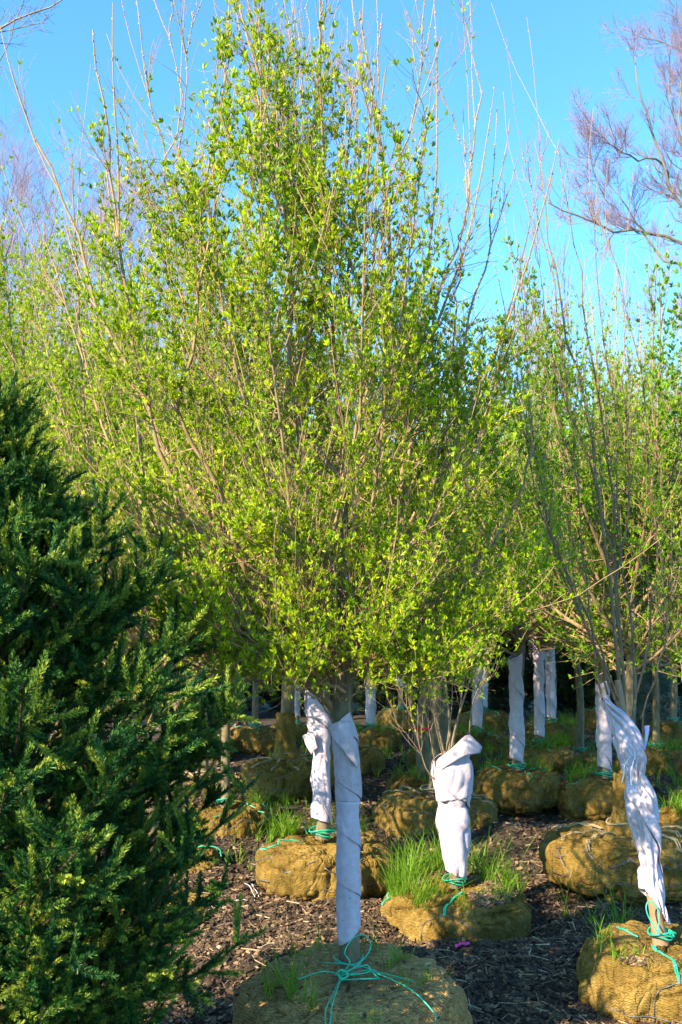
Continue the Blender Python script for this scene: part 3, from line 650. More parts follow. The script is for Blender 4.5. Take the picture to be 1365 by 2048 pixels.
buds(bmb, lim[:, 10:], limR[:, 10:], 26, size=.009)
w_, RW_, _, _ = spawn(lim[:22], limR[:22], 2, .6, .95, 14, lambda t, k: rng.uniform(.3, .8, k), 8, .4, .12, .7, .0018); tubes(bmb, w_, RW_, 4, a=.8); buds(bmb, w_, RW_, 16, size=.007)
bmb.build('branches', M['bark'], root, off=L1); lmb.build('foliage', M['leaf'], root, smooth=False, off=L1)
wp = wrap('trunk_wrap', root, PP([(699, 1868), (697, 1760), (697, 1680), (697, 1608), (697, 1603), (696, 1540), (689, 1480), (681, 1446)], 3.62, 3.64),
     [.041, .0425, .0435, .044, .0445, .038, .046, .047, .046, .045], turns=4.2, th=.0055, wr=.0022, seed=1.2, cut=(.035, 200), topcut=(.03, 160), off=L1, nt=60, nz=170)
cloth_patch('wrap_flap', wp, [[P(656, 1452, 3.60), P(668, 1478, 3.575), P(690, 1506, 3.56), P(716, 1536, 3.575)],
                                [P(676, 1444, 3.575), P(690, 1470, 3.565), P(706, 1496, 3.57), P(719, 1530, 3.59)],
                                [P(702, 1442, 3.60), P(705, 1462, 3.59), P(712, 1488, 3.595), P(720, 1524, 3.61)]], off=L1)
tie = MB(); a_ = np.linspace(0, 6.35, 60); c_ = P(697, 1604, 3.63)
rope(tie, c_ + np.stack([.0435 * np.cos(a_), .0435 * np.sin(a_), .002 * np.sin(a_ * 2)], -1), .0012, 5); tie.build('wrap_tie', M['white_string'], wp, off=L1)
# green twine with its bow
g = MB(); T = .0023; th_ = .0023
def G(*pts, n=50, r=th_): rope(g, spline([P(*p) for p in pts], n), r, 6)
G((597, 1958, 3.40), (640, 1944, 3.42), (660, 1944, 3.45), (690, 1950, 3.46), (735, 1941, 3.47), (760, 1958, 3.42))
G((645, 1925, 3.56), (690, 1928, 3.52), (735, 1936, 3.52), (760, 1945, 3.5), (828, 1962, 3.42))
G((735, 1938, 3.50), (790, 1962, 3.38), (830, 1985, 3.30), (868, 2025, 3.24), (872, 2040, 3.22))
G((684, 1948, 3.44), (700, 1925, 3.44), (690, 1905, 3.46), (705, 1878, 3.48), (728, 1870, 3.48), (741, 1885, 3.48), (738, 1905, 3.47), (715, 1930, 3.45), (684, 1952, 3.43), n=80)
G((684, 1950, 3.44), (668, 1985, 3.34), (652, 2020, 3.24), (652, 2060, 3.17), (650, 2120, 3.15))
G((686, 1950, 3.44), (676, 1975, 3.36), (664, 2015, 3.25), (660, 2060, 3.16), (655, 2120, 3.15))
G((682, 1960, 3.42), (720, 1958, 3.41), (757, 1957, 3.40)); G((684, 1946, 3.43), (710, 1936, 3.45), (735, 1930, 3.47), (737, 1944, 3.45), (700, 1950, 3.43))
th0 = np.linspace(0, 6.6, 60)
for k in range(2): rope(g, top1 + np.stack([(.047 + .006 * k) * np.cos(th0), (.047 + .006 * k) * np.sin(th0), .012 + .01 * k + .006 * np.sin(th0 * 2 + k)], -1), th_)
G((672, 1950, 3.44), (684, 1940, 3.42), (696, 1950, 3.42), (684, 1958, 3.41), (676, 1948, 3.43), r=.0045)
g.build('twine', M['twine'], ball1, off=L1)

# ================================================================== 2. the tree with the puffy wrap
root, top2, f2, b2, L2 = ball_root('balled_tree', 910, 1764, 5.70, .43, .40, 8, 'multi-stemmed tree in a puffy knotted white wrap, tall grass on its ball', group=GRP, nu=280, nv=130)
tm = MB(); tubes(tm, spline(PP([(912, 1775), (908, 1650), (900, 1560), (895, 1500)], 5.7, 5.7), 14), np.linspace(.036, .03, 14), 10); tm.build('trunk', M['trunk'], root, off=L2)
ST = [([(893, 1520), (880, 1470), (868, 1400), (850, 1320), (845, 1240), (830, 1120)], 5.7, 5.6, .012), ([(897, 1520), (900, 1450), (890, 1350), (880, 1260), (890, 1150), (900, 1000)], 5.7, 5.8, .013),
      ([(900, 1510), (915, 1440), (940, 1360), (955, 1290), (975, 1210), (990, 1100)], 5.7, 5.7, .012), ([(870, 1560), (850, 1530), (825, 1440), (795, 1380), (788, 1358)], 5.65, 5.5, .007),
      ([(874, 1545), (860, 1470), (850, 1420), (815, 1370), (800, 1330), (790, 1290)], 5.65, 5.6, .006), ([(905, 1500), (920, 1420), (925, 1340), (915, 1260), (925, 1180)], 5.75, 5.9, .008),
      ([(938, 1480), (945, 1410), (968, 1350), (980, 1290), (1010, 1220)], 5.7, 5.6, .007), ([(885, 1510), (870, 1440), (862, 1360), (870, 1290)], 5.65, 5.5, .005), ([(893, 1500), (905, 1400), (905, 1300), (935, 1200), (950, 1080)], 5.7, 5.6, .006)]
l2_ = np.array([spline(PP(p, a, b), 14) for p, a, b, _ in ST]); R2_ = np.array([.62 * q[3] * np.linspace(1, .3, 14) for q in ST])
bm2, lm2 = MB(), MB(); tubes(bm2, l2_, R2_, 7, a=.2)
leafy(l2_, R2_, rng, (14,), .36, 8, .15, .021, 4, 5, 6, .6, lambda p: np.clip((p[:, 2] - 1.05) / .8, .06, .9), 30, True, 0, bw=bm2, lw=lm2)
bm2.build('branches', M['bark_grey'], root, off=L2); lm2.build('foliage', M['leaf'], root, smooth=False, off=L2)
wp = wrap('trunk_wrap', root, PP([(911, 1748), (910, 1700), (908, 1640), (906, 1598), (905, 1588), (906, 1560), (904, 1525), (905, 1505)], 5.70, 5.68),
     np.array([20, 24, 28, 32, 33, 30, 38, 41, 40, 34]) / 351, turns=1.6, th=.012, wr=.0055, seed=2.0, off=L2, nt=70, nz=120, topcut=(.05, 190), cut=(.02, 0), squash=.82, crease=2.0)
cloth_patch('wrap_flap', wp, [[P(884, 1540, 5.60), P(904, 1526, 5.575), P(932, 1512, 5.58), P(960, 1506, 5.62)],
                                [P(874, 1524, 5.61), P(903, 1503, 5.585), P(936, 1487, 5.59), P(963, 1492, 5.64)],
                                [P(878, 1516, 5.68), P(904, 1496, 5.66), P(930, 1472, 5.65), P(940, 1470, 5.66)]], off=L2, thick=.004)
g = MB()
a_ = np.linspace(0, 6.4, 50); c_ = P(905, 1589, 5.69); rope(g, c_ + np.stack([.080 * np.cos(a_), .066 * np.sin(a_), .004 * np.sin(a_ * 3)], -1), .0028, 5); g.build('wrap_tie', M['white_string'], wp, off=L2)
g = MB()
for k in range(3): a_ = np.linspace(0, 6.6, 50); rope(g, top2 + np.stack([(.05 + .009 * k) * np.cos(a_ + k), (.05 + .009 * k) * np.sin(a_ + k), .012 * k + .008 * np.sin(a_ * 2 + k)], -1), .004)
for dx in (0, 3): rope(g, top2 + on_ball(f2, [(-70, .04), (-96, .12 + dx * .002), (-104 - dx * .4, .24), (-104 - dx * .3, .36)], 30, .006), .004)
g.build('twine', M['twine'], b2, off=L2)
g = MB(); rope(g, top2 + on_ball(f2, [(178, .2), (184, .3), (190, .42)], 20, .006), .005); g.build('twine', M['twine'], b2, off=L2)
g = MB()
for pth in ([(-104, .36), (-120, .45), (-122, .6)], [(-104, .36), (-90, .42), (-78, .52), (-70, .55)], [(-108, .34), (-104, .37)], [(-150, .56), (-120, .57), (-90, .58), (-60, .57)]): rope(g, top2 + on_ball(f2, pth, 24, .004), .0022, 4)
g.build('wire', M['wire'], b2, off=L2)

# ================================================================== 3. the leaning tree on the right
root, top3, f3, b3, L3 = ball_root('balled_tree', 1335, 1872, 4.35, .375, .38, 21, 'upright many-stemmed tree with a long leaning white wrap tied with string', group=GRP, nu=280, nv=130, folds=.9)
tm = MB(); tubes(tm, spline(PP([(1322, 1890), (1310, 1815), (1298, 1740), (1280, 1600), (1262, 1500), (1244, 1420), (1236, 1360)], 4.35, 4.42), 24), np.interp(np.linspace(0, 1, 24), [0, .1, .8, 1], [.036, .027, .024, .014]), 12); tm.build('trunk', M['bark_brown'], root, off=L3)
ST = [([(1255, 1450), (1240, 1350), (1225, 1200), (1205, 1050), (1190, 960), (1180, 850), (1155, 750), (1128, 640), (1125, 560), (1100, 480), (1078, 270)], 4.45, 4.5, .015),
      ([(1240, 1420), (1205, 1330), (1165, 1230), (1130, 1150), (1100, 1060), (1080, 960), (1062, 850), (1055, 700), (1045, 600), (1042, 490)], 4.4, 4.2, .011),
      ([(1262, 1460), (1290, 1340), (1300, 1250), (1310, 1100), (1296, 900), (1285, 750), (1262, 650), (1240, 560), (1210, 470), (1180, 370)], 4.45, 4.6, .010),
      ([(1250, 1420), (1235, 1200), (1222, 1000), (1200, 800), (1170, 640), (1150, 480), (1117, 290)], 4.5, 4.7, .013),
      ([(1238, 1400), (1190, 1270), (1150, 1180), (1090, 1040), (1060, 930), (1040, 800)], 4.4, 4.0, .009), ([(1235, 1250), (1222, 1120), (1190, 960), (1150, 850), (1122, 700), (1110, 560), (1062, 380), (1041, 285)], 4.5, 4.5, .010),
      ([(1265, 1470), (1275, 1380), (1262, 1230), (1240, 1080), (1232, 900), (1222, 760), (1200, 640), (1195, 500), (1182, 380)], 4.5, 4.8, .010), ([(1280, 1500), (1290, 1420), (1330, 1280), (1345, 1130), (1325, 980), (1310, 880)], 4.4, 4.4, .007),
      ([(1230, 1180), (1250, 1050), (1262, 940), (1250, 840), (1245, 700), (1250, 620), (1235, 530)], 4.5, 4.4, .008), ([(1216, 1390), (1190, 1290), (1120, 1130), (1095, 1000), (1075, 900)], 4.4, 4.5, .008),
      ([(1205, 1400), (1195, 1330), (1180, 1240), (1170, 1100), (1155, 980), (1140, 840), (1100, 700), (1085, 580), (1070, 450), (1048, 370)], 4.35, 4.3, .007)]
l3_ = np.array([spline(PP(p, a, b), 18) for p, a, b, _ in ST]); l3_[:, 1:-1] += rng.normal(0, .006, (len(ST), 16, 3)); R3_ = np.array([.62 * q[3] * np.interp(np.linspace(0, 1, 18), [0, .5, 1], [1, .6, .16]) for q in ST])
bm3, lm3 = MB(), MB(); tubes(bm3, l3_, R3_, 7, a=.1)
leafy(l3_, R3_, rng, (16,), .42, 7, .13, .0195, 5, 3, 6, .9, lambda p: np.clip((3.15 - p[:, 2]) / .8, .0, 1) * np.clip((p[:, 2] - 1.5) / .8, .05, .65), 24, True, 1, bw=bm3, lw=lm3)
buds(bm3, l3_[:, 8:], R3_[:, 8:], 20, size=.009)
bm3.build('branches', M['bark_brown'], root, off=L3); lm3.build('foliage', M['leaf'], root, smooth=False, off=L3)
wp = wrap('trunk_wrap', root, PP([(1312, 1812), (1303, 1750), (1293, 1680), (1281, 1600), (1270, 1540), (1267, 1512), (1256, 1478), (1236, 1436), (1206, 1396)], 4.33, 4.36),
     np.array([25, 25, 22, 25, 30, 31, 18, 27, 27, 18, 7]) / 460, turns=1.2, th=.01, wr=.007, seed=4.4, off=L3, nt=80, nz=160, cut=(.085, 0), crease=2.2)
g = MB(); a_ = np.linspace(0, 6.4, 50); c_ = P(1268, 1514, 4.345); rope(g, c_ + np.stack([.043 * np.cos(a_), .043 * np.sin(a_), .012 * np.cos(a_)], -1), .003, 5)
rope(g, spline([P(1262, 1512, 4.29), P(1250, 1530, 4.28), P(1248, 1548, 4.28), P(1244, 1565, 4.28)], 20), .003, 5); rope(g, spline([P(1266, 1512, 4.29), P(1256, 1495, 4.28), P(1262, 1490, 4.27), P(1270, 1510, 4.28), P(1262, 1545, 4.27), P(1263, 1570, 4.265)], 30), .002, 5)
g.build('wrap_tie', M['white_string'], wp, off=L3)
cloth_patch('wrap_flap', wp, [[P(1286, 1500, 4.40), P(1290, 1475, 4.41), P(1288, 1452, 4.42)], [P(1290, 1502, 4.40), P(1295, 1478, 4.41), P(1300, 1450, 4.42)]], off=L3, mat='lilac')
g = MB()
def G(*pts, n=40, r=.003): rope(g, spline([P(*p) for p in pts], n), r, 6)
G((1318, 1868, 4.26), (1296, 1830, 4.27), (1294, 1808, 4.28), (1304, 1803, 4.28), (1318, 1825, 4.27), (1317, 1866, 4.25), n=60)
for k in range(3): a_ = np.linspace(0, 6.6, 50); rope(g, P(1324, 1872, 4.33) + np.stack([(.042 + .008 * k) * np.cos(a_ + k), (.042 + .008 * k) * np.sin(a_ + k), .010 * k + .008 * np.sin(a_ * 2 + k)], -1), .004)
for dx in (0, 5): rope(g, top3 + on_ball(f3, [(-130 - dx, .05), (-108, .14), (-101 - dx * .3, .26), (-101, .38)], 30, .005), .0035)
rope(g, top3 + on_ball(f3, [(-60, .05), (-30, .12), (-10, .2)], 30, .006), .004); rope(g, top3 + on_ball(f3, [(170, .04), (150, .1), (140, .13)], 20, .006), .004)
g.build('twine', M['twine'], b3, off=L3)
g = MB()
for pth in ([(-101, .37), (-112, .43), (-116, .50), (-116, .62)], [(-101, .37), (-88, .42), (-80, .52), (-80, .62)], [(-150, .52), (-116, .53), (-90, .54), (-50, .53)]): rope(g, top3 + on_ball(f3, pth, 24, .004), .002, 4)
g.build('wire', M['wire'], b3, off=L3)

# ================================================================== 4. the trees behind: shared crowns, own balls
def meshes(tri, bark='bark', leaf='leaf_far'):
    tm, b, l = tri; return tm.mesh('trunk', M['trunk']), b.mesh('branches', M[bark]), l.mesh('foliage', M[leaf], False)
CROWN = [meshes(generic_tree(31, 1.2, 4.0, 1.05, 17)), meshes(generic_tree(32, 1.15, 3.8, .95, 15, .027)), meshes(generic_tree(33, 1.25, 4.2, 1.1, 18)),
         meshes(generic_tree(34, 1.1, 3.3, .95, 20, .032, 1.0, .8), leaf='leaf_broad')]
BALLS = [ball_mesh(.42, .42, s, 210, 96) for s in (41, 42, 43, 44)]
BMESH = [mb.mesh('root_ball', M['burlap'], off=(0, 0, -.42)) for mb, f in BALLS]
def far_wrap(root, ztop, h0, h1, lean, seed, rr=.064):
    r = np.random.default_rng(abs(seed)); k = np.linspace(0, 1, 5)
    path = np.stack([lean * (h0 + (h1 - h0) * k), 0 * k, ztop + h0 + (h1 - h0) * k], -1)
    return wrap('trunk_wrap', root, path, [rr * .95, rr, rr * 1.08, rr * .92, rr * 1.1, rr * .95, rr * 1.12], 2.2, .007, .006, seed, 60, 28, (.03, 30), (.04, 200))
def far_tree(px, py, D, R, label, crown=0, sc=1.0, rot=0.0, ball=0, wr=None, lean=0.0, rope_=False, tie_=True, extra=None, cs=(1, 1), leafy_=True, bt=True):
    top = P(px, py, D); k = R / .42; H = .42
    root = empty('balled_tree', (top[0], top[1], top[2] - H), label, 'tree', GRP)
    b = link('root_ball', BMESH[ball], root); b.scale = (k, k, 1); b.rotation_euler = (0, 0, rot)
    f = BALLS[ball][1]
    tmesh, bmesh_, lmesh = CROWN[crown]
    for nm, me in (('trunk', tmesh), ('branches', bmesh_)) + ((('foliage', lmesh),) if leafy_ else ()):
        o = link(nm, me, root); o.location = (0, 0, H - .03); o.scale = (sc * cs[0], sc * cs[0], sc * cs[1]); o.rotation_euler = (0, lean, rot * 1.7)
    g = MB(); ff = lambda th, v, o: f(th - rot, v, o); a0 = (px * 7) % 45
    for q in range(8): rope(g, on_ball(ff, [(a0 + q * 45, .36), (a0 + q * 45 + 20, .47), (a0 + q * 45 + 45, .36)], 16, .004) * [k, k, 1] + [0, 0, H], .0026, 4)
    rope(g, on_ball(ff, [(a_, .52) for a_ in range(0, 361, 20)], 60, .004) * [k, k, 1] + [0, 0, H], .0022, 4); g.build('wire', M['wire'], root)
    if wr: far_wrap(root, H, wr[0], wr[1], lean, int(px), wr[2] if len(wr) > 2 else .064)
    if tie_:
        g = MB(); r = np.random.default_rng(abs(int(px)) + 7)
        for q in range(3): a_ = np.linspace(0, 6.6, 30); rope(g, np.stack([(.06 + .012 * q) * np.cos(a_ + q), (.06 + .012 * q) * np.sin(a_ + q), H + .015 * q + .01 * np.sin(a_ * 2 + q)], -1), .005, 4)
        for a in (-90, -40, -150, 60):
            a += r.uniform(-15, 15); p = on_ball(lambda th, v, o: f(th - rot, v, o), [(a + 12, .05), (a, .12), (a + r.uniform(-10, 10), .24), (a - 4, .33)], 20, .01); rope(g, p * [k, k, 1] + [0, 0, H], .0045, 4)
        g.build('twine', M['twine'], root)
    if rope_:
        g = MB(); r = np.random.default_rng(abs(int(px)) + 9)
        for q in range(11):
            a = -180 + q * 33 + r.uniform(-12, 12); ff = lambda th, v, o: f(th - rot, v, o)
            p = on_ball(ff, [(a + 4, .04), (a, .12), (a + r.uniform(-6, 6), .22), (a + r.uniform(-8, 8), .36)], 22, .010) * [k, k, 1] + [0, 0, H]
            rope(g, p, .0055, 6); rope(g, p + [.014, .0, .002], .005, 6)
        for q in range(3): a_ = np.linspace(0, 6.6, 36); rr_ = .085 + .012 * q; rope(g, np.stack([rr_ * np.cos(a_ + q), rr_ * np.sin(a_ + q), H + .014 * q + .01 * np.sin(a_ * 2 + q)], -1), .0065, 6)
        g.build('rope', M['rope'], root)
    return root, f, top

T4 = far_tree(1250, 1652, 6.2, .48, 'tree on the big rope-lashed ball behind the leaning white wrap', 3, 1.0, .4, 0, rope_=True, tie_=False)
g = MB(); r4, f4, t4 = T4
for a0 in (-170, -140, -110, -80, -50, -20):
    for pth in ([(a0, .38), (a0 + 14, .50), (a0 + 30, .40)], [(a0 + 14, .50), (a0 + 14, .64)]): rope(g, on_ball(lambda th, v, o: f4(th - .4, v, o), pth, 16, .006) * [.48 / .42, .48 / .42, 1] + [0, 0, .42], .003, 4)
g.build('wire', M['wire'], r4)
BSK = MB()      # burlap gathered round the stem foot of the roped tree
def burlap_sock(root, H, h, r0, r1, seed):
    n = 26; z = np.linspace(-.06, h, n)[:, None]; th = np.linspace(0, 6.283, 41)[None, :-1]; rr = np.interp(z, [-.06, .06, h], [r0 * 1.7, r0, r1]) * (1 + .10 * np.sin(th * 7 + z * 20 + seed)) + .004 * np.sin(z * 130 + th * 2)
    mb = MB(); V = np.stack([rr * np.cos(th), rr * np.sin(th), H + z + 0 * th], -1); i, j = np.meshgrid(np.arange(n - 1), np.arange(40), indexing='ij'); j2 = (j + 1) % 40
    mb.add(V, np.stack([i * 40 + j, i * 40 + j2, (i + 1) * 40 + j2, (i + 1) * 40 + j], -1).reshape(-1, 4)); return mb.build('burlap_collar', M['burlap'], root)
burlap_sock(r4, .42, .33, .075, .062, 1)
T5 = far_tree(1035, 1534, 9.1, .42, 'tree with slim spiral white wrap on a wide green-tied ball, right of the puffy wrap', 0, 1.0, .8, 1, (.05, 1.02, .064), lean=-.012)
T6 = far_tree(1210, 1550, 8.9, .42, 'tree with shaded white wrap on the tall ochre ball left of the leaning wrap', 3, 1.05, 1.9, 2, (.05, .85, .064), lean=-.02)
T7 = far_tree(868, 1582, 8.2, .50, 'tree on a pale rope-bound ball half hidden behind the puffy white wrap', 1, .92, 2.6, 3, rope_=True, tie_=False)
T8 = far_tree(645, 1668, 6.45, .44, 'tree with short hanging cream wrap directly behind the front trunk', 1, .95, 3.5, 1)
r8, f8, t8 = T8
L8 = np.array(r8.location)
wp = wrap('trunk_wrap', r8, PP([(643, 1640), (642, 1580), (643, 1508), (641, 1470), (632, 1430), (612, 1398)], 6.42, 6.45), np.array([19, 19, 18, 16.5, 19, 25, 22, 15]) / 310, 1.5, .010, .007, 3.0, 100, 50, (.02, 10), (.06, 200), off=L8, crease=1.3)
cloth_patch('wrap_flap', wp, [[P(605, 1472, 6.36), P(616, 1468, 6.34), P(630, 1465, 6.33)], [P(612, 1488, 6.36), P(620, 1484, 6.34), P(632, 1480, 6.33)], [P(624, 1510, 6.37), P(628, 1502, 6.35), P(636, 1496, 6.34)]], off=L8)
T9 = far_tree(572, 1512, 9.6, .44, 'thick mossy trunk with burlap gathered round its foot, tan rope on its ball', 2, 1.0, 4.4, 2, rope_=True, tie_=False)
burlap_sock(T9[0], .42, .42, .10, .085, 2)
for o in T9[0].children:
    if o.name.startswith('trunk'): o.scale = (1.65, 1.65, 1)
T10 = far_tree(452, 1604, 8.2, .37, 'slender bare-stemmed tree on the brightest sunlit ochre ball beside the spruce', 1, .9, 5.2, 3, lean=-.05)
T11 = far_tree(352, 1692, 6.9, .34, 'leafy tree whose small ball peeks out right behind the spruce', 2, 1.0, .9, 0)
T12 = far_tree(300, 1790, 5.95, .46, 'leafy tree whose ball edge shows low behind the spruce tips', 0, .98, 2.2, 1)
T13 = far_tree(742, 1452, 13.9, .42, 'distant wrapped tree on the two-lobed ball right of the front trunk', 0, 1.05, 1.3, 2, (.02, .75, .07))
T14 = far_tree(592, 1445, 14.6, .40, 'distant tree with pale wrap left behind the front trunk', 1, 1.1, 3.3, 0, (.1, 1.0, .07))
T15 = far_tree(803, 1416, 17.0, .42, 'farthest tree between the front trunk and the red ribbon, wrap high on its stem', 2, 1.1, 2.9, 3, (.35, 1.2, .075))
T16 = far_tree(955, 1462, 14.0, .46, 'distant tree with broad dappled white wrap above the puffy wrap', 1, 1.1, 4.9, 1, (.05, 1.3, .075), lean=.01)
T17 = far_tree(968, 1420, 17.0, .42, 'farthest slim wrapped tree right behind the dappled wrap', 0, 1.1, .2, 0, (.05, 1.2, .07))
T18 = far_tree(1080, 1484, 12.0, .43, 'left tree of the close wrapped trio, dark-streaked wrap', 2, 1.05, .6, 3, (.06, 1.1, .062), lean=-.01)
T19 = far_tree(1104, 1442, 14.5, .43, 'middle tree of the close wrapped trio with the brightest wrap', 0, 1.1, 2.1, 2, (.03, 1.05, .07), lean=-.03)
T20 = far_tree(1198, 1418, 17.0, .36, 'distant tree on a small tapered ball left of the leaning wrap top', 1, 1.1, 3.9, 1)
T21 = far_tree(1346, 1440, 15.0, .45, 'tree with reddish brown trunk and green twine at the far right', 3, 1.2, 5.0, 0)
T22 = far_tree(1312, 1492, 12.0, .46, 'tree on the weedy ball right of the leaning wrap', 2, 1.0, 1.1, 1)
T23 = far_tree(1412, 1612, 8.0, .42, 'tree on the ball cut by the right edge', 2, .95, 3.0, 2)
T24 = far_tree(848, 1545, 10.4, .40, 'tree with a red ribbon round its trunk', 0, 1.0, 4.0, 0, tie_=False)
T25 = far_tree(888, 1492, 12.0, .42, 'greenish bare trunk right beside the trunk with the red ribbon', 2, 1.0, 5.6, 3)
T26 = far_tree(398, 1462, 13.0, .43, 'distant tree on a roped ball left of the sunlit chip heap', 2, 1.1, 1.6, 0, rope_=True, tie_=False)
T27 = far_tree(60, 1640, 7.6, .42, 'leafy tree behind the spruce crown, left of the others', 2, 1.12, 2.4, 3)
T28 = far_tree(190, 1560, 9.2, .42, 'leafy tree behind the spruce, further back', 0, 1.22, 3.1, 2)
T29 = far_tree(-120, 1640, 7.0, .42, 'leafy tree beyond the left edge whose crown reaches in', 1, 1.1, .3, 1)
T30 = far_tree(1440, 1500, 10.5, .42, 'leafy tree beyond the right edge whose crown reaches in', 0, .95, 5.3, 0)
T32 = far_tree(-30, 1560, 9.4, .42, 'leafy tree far left, second row behind the spruce', 2, 1.25, 1.0, 2)
T33 = far_tree(120, 1500, 11.2, .42, 'leafy tree far left, third row behind the spruce', 0, 1.15, 4.4, 3)
T34 = far_tree(250, 1490, 12.0, .42, 'leafy tree in the third row, between the spruce and the chip heap', 2, 1.1, 5.1, 0)
T35 = far_tree(1160, 1500, 12.5, .42, 'leafy tree between the wrapped trio and the leaning wrap', 0, 1.1, 2.5, 2)
T37 = far_tree(408, 1548, 10.4, .42, 'tree just left of the burlap-collared mossy trunk', 2, 1.05, 3.9, 1, rope_=True, tie_=False)
T38 = far_tree(510, 1452, 13.6, .42, 'distant tree right of the sunlit chip heap', 0, 1.1, 2.2, 3)
T31 = far_tree(700, 1490, 11.5, .42, 'leafy tree hidden behind the front trunk', 0, 1.05, .9, 1)
for q_ in (T24, T25):
    for o in q_[0].children:
        if o.name.startswith('trunk'): o.scale = (1.75, 1.75, 1)
g = MB(); c_ = P(850, 1458, 10.36); a_ = np.linspace(0, 6.3, 24)
for dz in (-.012, -.004, .004, .012): rope(g, c_ + np.stack([.094 * np.cos(a_), .094 * np.sin(a_) + .04, dz + 0 * a_], -1), .006, 5)
rope(g, spline([P(838, 1458, 10.33), P(826, 1455, 10.3), P(818, 1457, 10.3)], 10), .012, 4); rope(g, spline([P(838, 1460, 10.3), P(837, 1480, 10.3), P(840, 1505, 10.3)], 10), .010, 4)
g.build('ribbon', M['red'], T24[0], off=np.array(T24[0].location))
# a loose ball lying at the back
mb, f = ball_mesh(.28, .5, 77, 80, 44); o = mb.build('root_ball', M['burlap'], None); o.location = P(1309, 1408, 18); tag(o, 'round burlap ball standing alone at the back right', 'root ball')

# ================================================================== 5. conifers
SPX, SPY = -1.08, 3.0
rt = empty('spruce_tree', (SPX, SPY, float(gh(SPX, SPY))), 'big dark spruce with sunlit needle tips filling the lower left', 'tree')
tm, b_, n_ = spruce(5, 2.16, 1.0, .08, 24, 14, 1.25, 1.8, .0155, 5, 4, 1.0, ([0, .1, .4, .7, 1.0, 1.3, 1.6, 1.75, 1.85, 1.98, 2.16], [.58, .72, .80, .86, .86, .74, .50, .32, .20, .12, .05]))
finish(rt, tm, b_, n_, 'twig_brown', 'needle', 'trunk', fol='needles')
SP = [spruce(60 + i, 4.4, 1.35, .1, 22, 12, .16, 5.5, .05, 8, 2, 1.8, .75) for i in range(2)]
SPM = [(a.mesh('trunk', M['trunk']), b.mesh('branches', M['twig_brown']), n.mesh('needles', M['needle_dark'], False)) for a, b, n in SP]
BLUE = SP[0][2].mesh('needles', M['needle_blue'], False)
def conifer(x, y, sc, rot, me, label, group=None, blue=False):
    r_ = empty('spruce_tree', (x, y, float(gh(x, y)) - .05), label, 'tree', group)
    for nm, q in zip(('trunk', 'branches', 'needles'), me):
        o = link(nm, BLUE if (blue and nm == 'needles') else q, r_); o.scale = (sc,) * 3; o.rotation_euler = (0, 0, rot)
for row, (yy, n, x0, dx) in enumerate(((19.5, 11, -9.5, 1.75), (22.0, 10, -9.6, 2.1))):
    for i in range(n):
        conifer(x0 + i * dx + rng.uniform(-.2, .2), yy + rng.uniform(-.4, .4), rng.uniform(.85, 1.1), rng.uniform(0, 6), SPM[(i + row) % 2], 'dark evergreen in the shaded row across the back', 'dark evergreens in the back rows')
conifer(5.05, 16.2, .42, .5, SPM[0], 'small pale blue spruce at the back right', blue=True)

# ================================================================== 6. tall leafless trees
BT = [bare_tree(81, 15, 5.2, 3), bare_tree(82, 14, 4.6, 3)]
BTM = [(a.mesh('trunk', M['bare']), b.mesh('branches', M['bare'])) for a, b in BT]
def bare(px, D, topy, rot, k, label, wide=1.0):
    x = (px - CX) / FPX * D; Ht = ((HY - topy) / FPX * D + CAMH) * .88; s = Ht / (14.6 if k == 0 else 13.6)
    r_ = empty('bare_tree', (x, D, -.1), label, 'tree', 'leafless trees behind the nursery')
    for nm, q in zip(('trunk', 'branches'), BTM[k]): o = link(nm, q, r_); o.scale = (s * wide, s * wide, s); o.rotation_euler = (0, 0, rot)
bare(-10, 27, 190, .3, 0, 'tall leafless tree at the left edge', 1.0); bare(90, 33, 250, 1.9, 1, 'leafless tree second from the left edge', 1.1)
bare(265, 36, 290, 3.2, 0, 'leafless tree left of centre behind the crown', 1.1); bare(400, 40, 400, 4.2, 1, 'low leafless tree behind the front crown', 1.1)
bare(170, 44, 330, 5.2, 1, 'faint leafless tree between the left ones', 1.2)
bare(1080, 34, 600, 2.2, 1, 'low leafless tree between the front crown and the upright tree', 1.1); bare(1290, 38, 680, 3.0, 0, 'low leafless tree behind the right crowns', 1.2); bare(700, 42, 640, 1.0, 0, 'low leafless tree hidden behind the front crown', 1.2)
